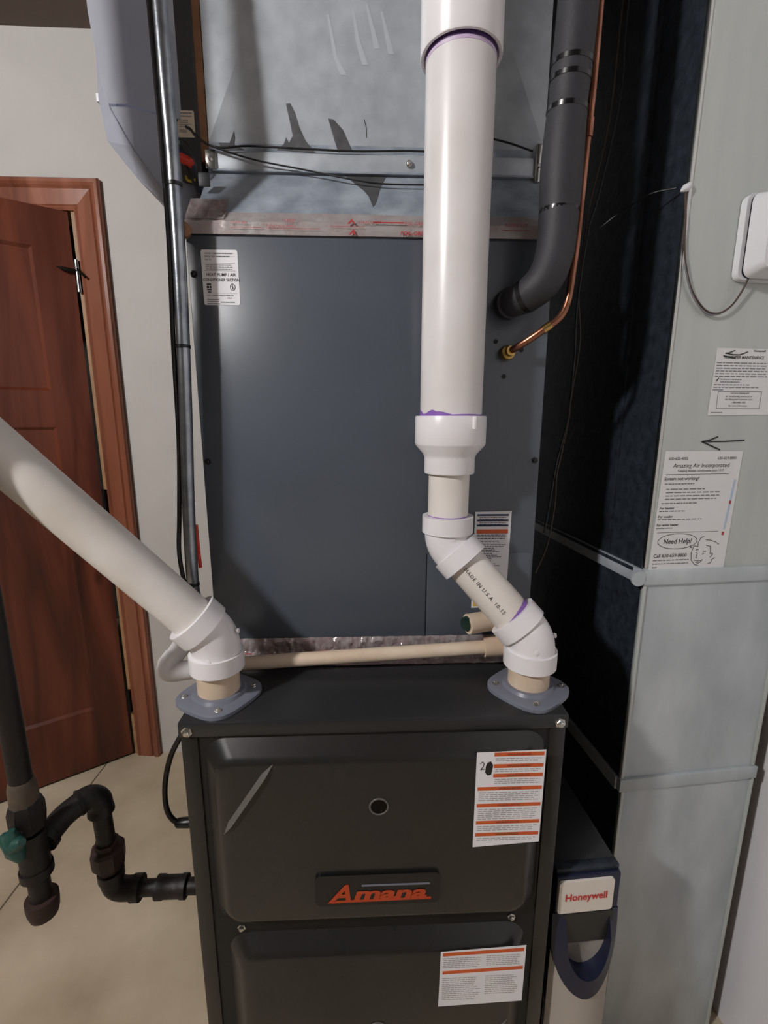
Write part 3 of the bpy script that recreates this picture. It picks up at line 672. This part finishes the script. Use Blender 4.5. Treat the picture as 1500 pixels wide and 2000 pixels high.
# ================================================================== refrigerant lines
il = thing('insulated_line', 'thick black foam-insulated refrigerant line curving up from the coil cabinet', 'pipe', (.205, CY, 1.53))
ps = spline([(.200, CY+.004, 1.530), (.206, .150, 1.531), (.222, .130, 1.537), (.240, .120, 1.556), (.2505, .121, 1.590), (.2535, .124, 1.64), (.2535, .125, 1.70), (.2555, .125, 1.76), (.259, .126, 1.83), (.262, .128, 1.90), (.266, .13, 2.1), (.268, .13, 2.53)], 8)
rs = []
for i, p in enumerate(ps):
    z = p.z; b = .0255 + (.0022*math.exp(-((z-1.69)/.05)**2)) - .001*math.exp(-((z-1.77)/.012)**2)
    if i < 22: b = .0185 + .007*min(1, i/22)
    rs.append(b)
fo = tb('foam_sleeve', ps, rs, 'foam', il, 28, smooth=60)
def ring_on(path, z, r, w, m, parent, name='tape_band', tilt=0):
    i = min(range(len(path)), key=lambda k: abs(path[k].z-z)); p = path[i]; t = (path[min(i+1, len(path)-1)]-path[max(i-1, 0)]).normalized() + Vector((0, tilt, 0))
    t.normalize(); tb(name, [p-t*w/2, p+t*w/2], r, m, parent, 28)
for z in (1.637, 1.762, 1.790, 1.813): ring_on(ps, z, .0264, .0055, 'tie', il, tilt=-.12)
lt('end_collar', [(.019, -.004), (.022, .002), (.022, .012), (.018, .014)], (.200, CY, 1.530), (.2, -1, .02), 'foam', il)
tb('tape_band', [ps[13], ps[15]], .0236, 'tie', il, 24)
cl = thing('copper_line', 'bare copper liquid line bending down to a brass fitting on the coil cabinet', 'pipe', (.204, CY, 1.465))
pc = spline([(.204, CY-.006, 1.462), (.214, .138, 1.468), (.240, .122, 1.486), (.2625, .119, 1.503), (.2725, .119, 1.524), (.2765, .120, 1.558), (.280, .120, 1.616), (.2825, .120, 1.709), (.284, .120, 1.747), (.286, .120, 1.879), (.290, .125, 2.53)], 8)
tb('copper_tube', pc, .0052, 'copper', cl, 16)
ring_on(pc, 1.740, .0064, .022, 'copper', cl, 'sleeve_joint')
ring_on(pc, 1.490, .0060, .012, 'brass', cl, 'solder_joint')
lt('brass_fitting', [(.004, -.006), (.0105, -.004), (.0115, .003), (.0105, .008), (.0075, .010), (.0070, .016)], (.203, CY-.001, 1.461), (.15, -1, .1), 'brass', cl, 16)
# dark wires hanging between the coil cabinet and the return duct
wire('control_wire', 'long black control wire hanging between coil cabinet and return duct', [(.425, .30, 2.5), (.411, .30, 2.017), (.411, .30, 1.883), (.389, .30, 1.739), (.376, .30, 1.683), (.362, .29, 1.559), (.360, .28, 1.471), (.352, .27, 1.362), (.330, .25, 1.29), (.318, .24, 1.215), (.312, .24, 1.16)], .0019, 'wire')
wire('control_wire', 'thin brown wire dangling beside the slate-grey coil cabinet', [(.418, .31, 2.5), (.406, .31, 2.0), (.40, .31, 1.85), (.378, .31, 1.72), (.366, .30, 1.60), (.372, .29, 1.50), (.355, .27, 1.40), (.345, .25, 1.362), (.338, .25, 1.31), (.331, .25, 1.26), (.332, .25, 1.215), (.324, .25, 1.138), (.305, .25, 1.08)], .0014, 'brownwire')

# ================================================================== humidifier hung on the plenum's side
hu = thing('humidifier', 'pale grey whole-house humidifier housing hung beside the supply plenum', 'humidifier', (-.33, .32, 1.66))
out = [(-.397, 2.12), (-.397, 1.905), (-.393, 1.895), (-.3965, 1.82), (-.390, 1.764), (-.352, 1.716), (-.300, 1.668), (-.272, 1.648)]
inn = [(-.388, 2.12), (-.386, 1.905), (-.383, 1.880), (-.377, 1.82), (-.370, 1.792), (-.345, 1.745), (-.305, 1.684), (-.285, 1.662)]
fy = lambda x: .200 + max(0, (x+.343))*.55  # added fold turns the right part from the lamp, shaping its shade
bm = bmesh.new()     # shell of the cover: outer side and the chamfered band
A = [bm.verts.new((x, .226, z)) for x, z in out]; B = [bm.verts.new((x, .201 if k < 6 else fy(x), z)) for k, (x, z) in enumerate(inn)]; C = [bm.verts.new((x, .50, z)) for x, z in out]
for P_, Q_ in ((A, B), (A, C)):
    for i in range(len(out)-1): bm.faces.new((P_[i], P_[i+1], Q_[i+1], Q_[i]))
bmesh.ops.solidify(bm, geom=bm.faces[:], thickness=.002)
obj('cover_edge', bm, 'hum', hu)
def front_skin(name, rows, dy, m):
    """rows of (z, x_left): strips from the band to the right edge with a fold at x=-.343"""
    bm = bmesh.new(); G = []
    for z, xl in rows:
        xs = [xl, max(xl, -.343)+.0005, -.262]
        G.append([bm.verts.new((x, fy(x)+dy, z)) for x in xs])
    for P_, Q_ in zip(G, G[1:]):
        for k in range(2): bm.faces.new((P_[k], P_[k+1], Q_[k+1], Q_[k]))
    bmesh.ops.solidify(bm, geom=bm.faces[:], thickness=-.002)
    return obj(name, bm, m, hu)
front_skin('front_cover', [(2.12, -.388), (1.905, -.386), (1.82, -.377), (1.7975, -.3715)], .0, 'hum')
front_skin('lower_panel', [(1.7955, -.3708), (1.745, -.345), (1.684, -.305), (1.668, -.291)], .003, 'hum')
bm = bmesh.new()
prism(bm, [(-.392, 2.11), (-.392, 1.775), (-.35, 1.728), (-.300, 1.680), (-.275, 1.674), (-.252, 1.700), (-.252, 2.11)], lambda a, b, w: Vector((a, .268+w, b)), .23)
obj('housing', bm, 'hum', hu)
bx('drain_lip', (-.300, -.262, .262, .30, 1.660, 1.676), 'hum', hu, .003)
bx('hook', (-.4005, -.396, .228, .236, 1.816, 1.826), 'whiteplastic', hu)
cb = thing('control_box', 'narrow dark grey control box with beige label between humidifier and plenum', 'control box', (-.272, .26, 1.72))
bx('box_body', (-.296, -.2575, .2335, .36, 1.715, 2.5), 'humdark', cb, .002)
bx('gasket_strip', (-.2575, -.2465, .236, .32, 1.745, 2.5), 'gasket', cb)
lb = front(.2335).plate('box_label', rrect(-.288, -.2635, 1.775, 1.810, .002), 'stickerbeige', cb)
front(.2335).rects('fine_print', textlines(-.286, -.266, 1.8075, 2, .004, .0018, .1, 51) + textlines(-.286, -.267, 1.798, 4, .0028, .0012, .3, 52) + [(-.286+.0016*k, -.2852+.0016*k, 1.781, 1.786) for k in range(7)], 'inkgrey', lb)
for lab, pts, m, r in (('black wire looping from the control box to the plenum corner', [(-.274, .226, 1.785), (-.264, .216, 1.776), (-.256, .214, 1.766), (-.244, .218, 1.760)], 'wire', .0020),
                       ('dark blue wire hanging under the control box', [(-.290, .232, 1.765), (-.284, .222, 1.752), (-.272, .22, 1.738), (-.262, .222, 1.722), (-.262, .230, 1.700), (-.272, .24, 1.69)], 'bluewire', .0024),
                       ('yellow wire hanging under the control box', [(-.285, .240, 1.730), (-.278, .228, 1.716), (-.268, .222, 1.712), (-.262, .228, 1.720)], 'yellowwire', .0020),
                       ('black wire dangling below the red wire connector', [(-.281, .222, 1.742), (-.272, .215, 1.722), (-.262, .212, 1.700), (-.258, .214, 1.684), (-.262, .23, 1.672)], 'wire', .0022),
                       ('thin black wire arching beside the red wire connector', [(-.286, .224, 1.768), (-.274, .212, 1.760), (-.262, .208, 1.742), (-.258, .210, 1.722), (-.264, .222, 1.704)], 'wire', .0016)):
    wire('loose_wire', lab, pts, r, m, 'wire', 6, 6, 'loose wires under the control box')
t = lt('wire_connector', [(.003, -.012), (.0062, -.009), (.0072, .004), (.006, .011), (.002, .0125)], (-.276, .219, 1.738), (.8, -.2, -.5), 'redwire', None, 14)
tag(t, 'bright red twist-on wire connector beside the conduit', 'wire nut')
t = bx('metal_clip', (-.252, -.236, .196, .199, 1.694, 1.712), 'humdark', None, .001); tag(t, 'small dark metal clip by the plenum corner', 'clip')

# ================================================================== return duct
RA = math.radians(5); RX_ = Matrix.Translation((.468, .180, 0)) @ Matrix.Rotation(RA, 4, 'Z')   # local: x along front, y into depth
DP = Plane((.468, .180, 0), (math.cos(RA), math.sin(RA), 0), (0, 0, 1))
rd_ = thing('return_duct', 'tall galvanized return-air duct with papers and marker arrow on its front', 'duct', (.60, .45, 0))
DW, DD = .285, .62
def dpart(name, d, m, bevel=0): return bx(name, d, m, rd_, bevel, RX_)
def faced(z0, z1, w, mf, name, x0=0, dz=0):
    # front sheet, side sheets, back as one folded section with separate front skin
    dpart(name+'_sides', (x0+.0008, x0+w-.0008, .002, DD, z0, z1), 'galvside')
    dpart(name+'_front', (x0, x0+w, 0, .003, z0, z1), mf)
faced(1.105, 2.53, .32, 'galvduct', 'upper_section')
faced(.690, 1.081, DW, 'galvlow', 'middle_section')
faced(.002, .666, DW, 'galvlow', 'lower_section', .004)
dpart('cleat_band', (-.002, .33, -.006, .004, 1.080, 1.107), 'galvlow', .002)
dpart('side_band', (-.006, .004, .004, DD, 1.080, 1.107), 'galv', .002)
dpart('cleat_band', (-.002, DW+.006, -.006, .004, .664, .691), 'galvlow', .002)
dpart('side_band', (-.006, .004, .004, DD, .664, .691), 'galv', .002)
lt('cleat_tab', [(.0135, -.002), (.0135, .002)], RX_ @ Vector((-.012, -.004, 1.0935)), DP.n, 'galvlow', rd_)
for x0 in (0, DW-.006):
    dpart('corner_seam', (x0, x0+.006, -.004, .004, .692, 1.079), 'galvduct', .0015)
    dpart('corner_seam', (x0+.004, x0+.010, -.004, .004, .004, .663), 'galvduct', .0015)
dpart('corner_seam', (-.002, .004, -.002, .006, 1.11, 2.52), 'zinc', .0015)
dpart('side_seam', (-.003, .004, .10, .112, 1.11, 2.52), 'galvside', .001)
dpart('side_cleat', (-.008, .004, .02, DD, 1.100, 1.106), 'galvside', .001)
# marker arrow drawn on the sheet
DP.ribbons('marker_arrow', [[(.154, 1.3285), (.12, 1.3268), (.076, 1.3265)], [(.104, 1.3345), (.090, 1.3290), (.076, 1.3265), (.092, 1.3205), (.111, 1.3130)]], 'marker', rd_, .0022, .0012)
# service sheet
n1 = DP.plate('service_sheet', [(.007, 1.101), (.151, 1.096), (.155, 1.3105), (.013, 1.3115)], 'paper', None, .0006, .0012)
tag(n1, 'white service sheet reading Need Help taped to the return duct', 'paper')
Q = DP.sub(0, 0); Q.o = Q.o + Q.n*.0008
Q.text('sheet_wording', [('630-622-4005', .020, 1.297, .0062), ('630-659-8800', .144, 1.297, .0062, 'RIGHT'), ('Amazing Air Incorporated', .081, 1.2840, .0098, 'CENTER', .12, 1.0), ('Keeping families comfortable since 1979', .081, 1.2770, .0052, 'CENTER', .1, 1.0),
    ('System not working?', .016, 1.2630, .0076, 'LEFT', .1, 1.0, .0001), ('Call 630-659-8800', .013, 1.1290, .0088, 'LEFT', .05, .95, .0001), ('For heating', .014, 1.2135, .0058, 'LEFT', .1, 1, .0001), ('For cooling', .013, 1.199, .0058, 'LEFT', .1, 1, .0001), ('For water heater', .012, 1.1845, .0058, 'LEFT', .1, 1, .0001)], 'ink', n1)
Q.text('help_wording', [('Need Help?', .055, 1.1530, .0125, 'CENTER', .15, .9, .0002)], 'ink', n1)
Q.rects('fine_print', textlines(.018, .075, 1.2575, 1, .004, .0017, .1, 61) + textlines(.022, .128, 1.2485, 4, .0056, .0018, .35, 62) + textlines(.016, .085, 1.2245, 1, .004, .0018, .1, 63) + textlines(.014, .064, 1.2110, 1, .004, .0017, .1, 64) + textlines(.013, .098, 1.1965, 1, .004, .0016, .1, 65) + textlines(.012, .043, 1.1815, 1, .004, .0017, .1, 66) + textlines(.013, .082, 1.1245, 2, .0062, .0018, .1, 67) + [(.013, .022, 1.110, 1.112)], 'inkgrey', n1)
for r_ in ((.018, .134, 1.2722, 1.2729), (.015, .130, 1.1725, 1.1732)): Q.rects('rule_line', [r_], 'ink', n1)
Q.ribbons('speech_bubble', [[(.055+.037*math.cos(a), 1.1570+.0135*math.sin(a)) for a in [2*PI*k/32 for k in range(33)]], [(.078, 1.1465), (.083, 1.1445), (.080, 1.1490)]], 'ink', n1, .0010)
fx, fz = .103, 1.128
Q.ribbons('face_drawing', [spl for spl in (
    [(fx-.016, fz+.020), (fx-.019, fz+.006), (fx-.017, fz-.006), (fx-.010, fz-.014), (fx-.003, fz-.016)], [(fx-.016, fz+.020), (fx-.008, fz+.018), (fx-.008, fz+.026), (fx-.004, fz+.034), (fx+.002, fz+.036)],
    [(fx+.006, fz+.030), (fx+.014, fz+.029), (fx+.024, fz+.026), (fx+.032, fz+.021)], [(fx+.008, fz+.020), (fx+.016, fz+.018), (fx+.018, fz+.009), (fx+.017, fz+.004)], [(fx-.011, fz+.012), (fx-.006, fz+.013)], [(fx+.003, fz+.010), (fx+.009, fz+.009)],
    [(fx-.010, fz+.007), (fx-.008, fz+.008)], [(fx+.002, fz+.004), (fx+.005, fz+.006)], [(fx-.007, fz+.006), (fx-.009, fz-.002), (fx-.006, fz-.002)], [(fx-.012, fz-.006), (fx-.004, fz-.008), (fx+.005, fz-.006)], [(fx-.008, fz-.010), (fx-.003, fz-.012), (fx+.003, fz-.008)],
    [(fx+.019, fz+.006), (fx+.023, fz+.004), (fx+.020, fz+.0), (fx+.018, fz-.002)], [(fx+.028, fz-.003), (fx+.023, fz-.006), (fx+.021, fz-.012), (fx+.015, fz-.014)])], 'ink', n1, .0011)
Q.plate('blue_scale', [(.139, 1.176), (.143, 1.176), (.1495, 1.262), (.1455, 1.262)], 'bluestrip', n1, .0004, .0006)
for r_ in ((.1375, .1415, 1.1655, 1.1715), (.1425, .1465, 1.2205, 1.2265)): Q.rects('red_tick', [r_], 'redink', n1, .0008)
# humidifier maintenance notice
n2 = DP.plate('maintenance_notice', [(.080, 1.369), (.194, 1.3705), (.192, 1.474), (.081, 1.4745)], 'paper', None, .0006, .0012)
tag(n2, 'smaller white humidifier maintenance notice with marker arrow on the return duct', 'paper')
Q.text('notice_heading', [('HUMIDIFIER MAINTENANCE', .0945, 1.4585, .0062, 'LEFT', .1, .92, .0001), ('Honeywell', .146, 1.4695, .0046, 'LEFT', 0, 1.1, .0001)], 'ink', n2)
Q.text('notice_wording', [('Call your heating and', .132, 1.4035, .0040, 'CENTER', .1, 1.0), ('air conditioning contractor or', .132, 1.3985, .0040, 'CENTER', .1, 1.0), ('the Honeywell Customer Care', .132, 1.3935, .0040, 'CENTER', .1, 1.0), ('1-800-468-1502', .132, 1.3885, .0040, 'CENTER', .1, 1.0), ('for more information', .132, 1.3835, .0040, 'CENTER', .1, 1.0)], 'ink', n2)
Q.rects('fine_print', textlines(.083, .178, 1.4525, 6, .0042, .0015, .12, 71) + textlines(.094, .132, 1.427, 2, .0042, .0015, .1, 72) + textlines(.083, .150, 1.4185, 1, .0042, .0015, .1, 73) + textlines(.083, .168, 1.4145, 1, .0042, .0015, .05, 74) + textlines(.082, .102, 1.4105, 1, .0042, .0015, .1, 75) + textlines(.084, .106, 1.3745, 1, .0042, .0012, .1, 76), 'inkgrey', n2)
Q.ribbons('wording_frame', [[(.093, 1.380), (.172, 1.380), (.172, 1.4075), (.093, 1.4075), (.093, 1.380)]], 'inkgrey', n2, .0008)
Q.ribbons('marker_arrow', [[(.096, 1.4665), (.110, 1.4645), (.122, 1.4645), (.135, 1.4690)], [(.112, 1.4710), (.102, 1.4670), (.096, 1.4665)], [(.093, 1.4625), (.103, 1.4610), (.115, 1.4590)], [(.086, 1.4228), (.090, 1.428)]], 'marker', n2, .0016, .0010)
# humidistat box
hs = thing('humidistat', 'white plastic humidistat box with dial screwed to the return duct', 'control', tuple(DP.at(.14, 1.57, 0)))
def hp(poly, h0, h1, name, m, parent, shrink=0.):
    bm = bmesh.new(); n = len(poly); cx = sum(p[0] for p in poly)/n; cz = sum(p[1] for p in poly)/n
    A = [bm.verts.new(DP.at(a, b, h0)) for a, b in poly]; B = [bm.verts.new(DP.at(a+(cx-a)*shrink, b+(cz-b)*shrink, h1)) for a, b in poly]
    bm.faces.new(A); bm.faces.new(B[::-1])
    for i in range(n): bm.faces.new((A[i], A[(i+1) % n], B[(i+1) % n], B[i]))
    return obj(name, bm, m, parent, 35)
hp(rrect(.088, .215, 1.572, 1.692, .012), .001, .012, 'base_plate', 'whiteplastic', hs)
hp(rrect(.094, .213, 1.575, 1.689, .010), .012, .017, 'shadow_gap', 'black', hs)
cv = hp(rrect(.0915, .216, 1.5735, 1.6905, .014, 6), .017, .043, 'cover', 'whiteplastic', hs, .13)
bm = bmesh.new(); tube(bm, [DP.at(.158+.022*math.cos(a), 1.632+.022*math.sin(a), .0435) for a in [2*PI*k/32 for k in range(33)]], .0009, 6); obj('dial_ring', bm, 'inkgrey', hs, 60)
lt('dial', [(.019, -.002), (.019, .003), (.016, .006)], DP.at(.158, 1.632, .043), DP.n, 'whiteplastic', hs, 28)
for r_, lab, dz in ((.0016, 'brown low-voltage wire looping below the humidistat', 0), (.0012, 'thin grey wire sagging below the humidistat beside the brown one', -.004)):
    wire('humidistat_wire', lab, [DP.at(-.008, 1.690, .004), DP.at(-.003, 1.655, .004), DP.at(.0, 1.62, .004), DP.at(.005, 1.590+dz, .006), DP.at(.020, 1.556+dz, .006), DP.at(.045, 1.530+dz, .006), DP.at(.068, 1.524+dz*.3, .007), DP.at(.088, 1.535, .008), DP.at(.101, 1.556, .010), DP.at(.106, 1.576, .014)], r_, 'brownwire' if r_ > .0014 else 'inkgrey', 'wire', 8, 6)
t = lt('crimp_connector', [(.002, -.010), (.005, -.006), (.0055, .004), (.003, .010), (.001, .014)], DP.at(-.006, 1.697, .003), (-.8, -.3, -.5), 'whiteplastic', None, 12); tag(t, 'small white wire cap at the edge of the return duct', 'wire cap')
wire('jumper_wire', 'thin black wire crossing from the control wires to the white wire cap', [(.362, .29, 1.66), (.40, .26, 1.69), (.43, .22, 1.705), (.455, .19, 1.702)], .0012, 'wire')

# ================================================================== air cleaner cabinet beside the furnace
ac = thing('air_cleaner', 'air cleaner cabinet with white nameplate and navy handle beside the furnace', 'air cleaner', (.335, .25, 0))
AX = Matrix.Translation((.285, .030, 0)) @ Matrix.Rotation(math.radians(3.2), 4, 'Z')
AP = Plane((.285, .030, 0), (math.cos(math.radians(3.2)), math.sin(math.radians(3.2)), 0), (0, 0, 1))
bx('cabinet_box', (.0, .104, .004, .27, .002, .664), 'furntop', ac, .002, AX)
bx('top_lip', (.0, .104, -.004, .01, .657, .666), 'galvside', ac, .001, AX)
bx('front_frame', (-.001, .105, -.010, .004, .40, .657), 'navy', ac, .003, AX)
npl = AP.plate('nameplate', rrect(.001, .092, .592, .652, .005), 'cover', ac, .010, .014)
AP.text('nameplate_lettering', [('Honeywell', .0465, .6165, .0185, 'CENTER', 0, .88, .0004)], 'logored', npl, .0146)
# recessed grip framed by a navy U-shaped handle, curved white cover below
bm = bmesh.new(); NA = 24
def U(cx, cz, rx, rz, top):
    return [(cx-rx, top)] + [(cx+rx*math.cos(a), cz+rz*math.sin(a)) for a in [PI+PI*k/NA for k in range(NA+1)]] + [(cx+rx, top)]
o_, i_ = U(.050, .545, .055, .098, .590), U(.053, .545, .037, .062, .590)
bow = lambda x: .009 + .024*(1-((x-.050)/.056)**2)
V = [[bm.verts.new(AP.at(x, z, h)) for (x, z), h in zip(pl, hs_)] for pl, hs_ in ((o_, [bow(x)*.4 for x, z in o_]), (o_, [.011 if z > .58 else bow(x)+.004 for x, z in o_]), (i_, [.011 if z > .58 else bow(x)+.004 for x, z in i_]), (i_, [bow(x)*.2 for x, z in i_]))]
for A, B in zip(V, V[1:]):
    for k in range(len(A)-1): bm.faces.new((A[k], A[k+1], B[k+1], B[k]))
obj('handle', bm, 'navy', ac, 50)
AP.plate('grip_recess', rrect(.014, .094, .478, .592, .004), 'cover', ac, .004, .010)
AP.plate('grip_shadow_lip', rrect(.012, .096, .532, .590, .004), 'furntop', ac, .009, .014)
bm = bmesh.new(); rows = []
for z in (.004, .30, .44, .470, .50, .535):
    rows.append([bm.verts.new(AP.at(x, z, (bow(x)-.002))) for x in [-.003+.106*k/16 for k in range(17)]])
for A, B in zip(rows[:-3], rows[1:-2]):
    for k in range(16): bm.faces.new((A[k], A[k+1], B[k+1], B[k]))
arcs = [bm.verts.new(AP.at(x, .545-.085*math.sqrt(max(0, 1-((x-.05)/.0555)**2)), bow(x)-.002)) for x in [-.003+.106*k/16 for k in range(17)]]
for k in range(16): bm.faces.new((rows[3][k], rows[3][k+1], arcs[k+1], arcs[k]))
bmesh.ops.solidify(bm, geom=bm.faces[:], thickness=-.002)
obj('front_cover', bm, 'cover', ac, 50)

# ================================================================== black iron gas line
gl = thing('gas_line', 'black iron gas pipe with drip leg, union and green valve handle', 'pipe', (-.452, -.040, .70))
GR, GF = .0128, .0172
V0 = Vector((-.452, -.040, 0))
tb('drop_pipe', [V0+up*.915, V0+up*2.53], GR, 'iron_pipe', gl, 20)
lt('sealed_collar', [(.0130, 0), (.0162, .002), (.0158, .026), (.0140, .034), (.0130, .036)], V0+up*.878, (0, 0, 1), 'dope', gl, 20)
lt('valve_body', [(.014, 0), (.0188, .004), (.0205, .018), (.0205, .034), (.0175, .044), (.014, .046)], V0+up*.838, (0, 0, 1), 'iron_pipe', gl, 8, smooth=20)
bm = bmesh.new()   # lever handle, green, a little star-shaped
hc = V0 + Vector((.003, -.030, .846))
for k in range(5):
    a = 2*PI*k/5+.4; dvec = Vector((math.cos(a)*.6, -.25*math.cos(a), math.sin(a))).normalized()
    tube(bm, [hc, hc+dvec*.013, hc+dvec*.021], [.011, .0085, .0045], 10)
obj('valve_handle', bm, 'green', gl, 60)
tb('valve_stem', [V0+up*.858, hc], .006, 'iron_pipe', gl, 10)
tb('tee', [V0+up*.838, V0+up*.838, V0+up*.826, V0+up*.826, V0+up*.782, V0+up*.782, V0+up*.770, V0+up*.770], [.013, .0192, .0192, GF, GF, .0192, .0192, .013], 'iron_pipe', gl, 20)
tb('drip_leg', [V0+up*.775, V0+up*.725], GR, 'iron_pipe', gl, 20)
lt('drip_cap', [(.012, -.014), (.0165, -.012), (.0185, -.004), (.0195, .006), (.0195, .016), (.013, .017)], V0+up*.716, (0, 0, 1), 'rust', gl, 20)
G1 = Vector((-.452, -.040, .806)); G2 = Vector((-.438, .012, .814)); G3 = Vector((-.411, .040, .806)); G4 = Vector((-.4085, .040, .645))
pa = spline([G1+Vector((.004, .012, 0)), G1+Vector((.006, .026, .003)), Vector((-.440, .006, .814)), Vector((-.428, .024, .818))], 6)
tb('street_elbow', [pa[0], pa[0], pa[4], pa[4]] + pa[5:], [.013, .0188, .0188, .0165]+[.0160]*(len(pa)-5), 'iron_pipe', gl, 20)
pb = spline([Vector((-.430, .022, .818)), Vector((-.420, .033, .818)), Vector((-.412, .040, .806)), Vector((-.411, .040, .786))], 6)
tb('elbow', [pb[0]]+pb[1:]+[pb[-1]], [.0185, .0182, .0172]+[.0166]*(len(pb)-6)+[.0175, .0182, .0182, .013], 'iron_pipe', gl, 20)
tb('riser_pipe', [Vector((-.411, .040, .79)), Vector((-.409, .040, .70))], GR, 'iron_pipe', gl, 20)
lt('union', [(.013, -.034), (.0165, -.030), (.0165, -.020), (.0232, -.019), (.0240, -.010), (.0240, .006), (.0215, .011), (.0170, .013), (.0165, .020), (.013, .021)], Vector((-.4095, .040, .714)), (0, 0, 1), 'rust', gl, 8, smooth=20)
pe = arc((-.409, .040, .645), (0, 0, -1), (1, 0, .01), .020, 8)
tb('elbow', [Vector((-.409, .040, .682)), Vector((-.409, .040, .682)), Vector((-.409, .040, .668)), Vector((-.409, .040, .668))]+pe+[Vector((-.379, .040, .6455)), Vector((-.379, .040, .6455)), Vector((-.366, .040, .6455)), Vector((-.366, .040, .6455))], [.013, .0188, .0188, .0168]+[.0168]*len(pe)+[.0168, .0188, .0188, .013], 'iron_pipe', gl, 20)
tb('inlet_pipe', [Vector((-.385, .040, .645)), Vector((-.262, .040, .645))], GR*.92, 'iron_pipe', gl, 20)
lt('inlet_coupling', [(.0128, -.026), (.0172, -.024), (.0172, -.014), (.0160, -.012), (.0160, .012), (.0172, .014), (.0172, .022), (.0128, .024)], Vector((-.318, .040, .645)), (1, 0, 0), 'iron_pipe', gl, 20)
# ================================================================== power cord to the furnace's side
pcord = thing('power_cord', 'black power cord looping down beside the furnace into its side', 'cord', (-.30, .08, .72))
tb('cord', spline([(-.268, .085, .918), (-.285, .082, .905), (-.303, .08, .878), (-.321, .08, .842), (-.333, .08, .796), (-.335, .08, .752), (-.325, .08, .727), (-.305, .08, .722)], 8), .0042, 'wire', pcord, 10)
lt('strain_relief', [(.004, -.016), (.0075, -.012), (.0085, .006), (.0075, .022), (.0055, .045)], (-.308, .08, .7225), (1, 0, .05), 'black', pcord, 12)
wire('low_voltage_wire', 'thin dark wire hanging along the lower edge of the furnace side', [(-.268, .05, .56), (-.276, .05, .53), (-.281, .05, .48), (-.279, .05, .44), (-.268, .05, .42)], .0016, 'wire')
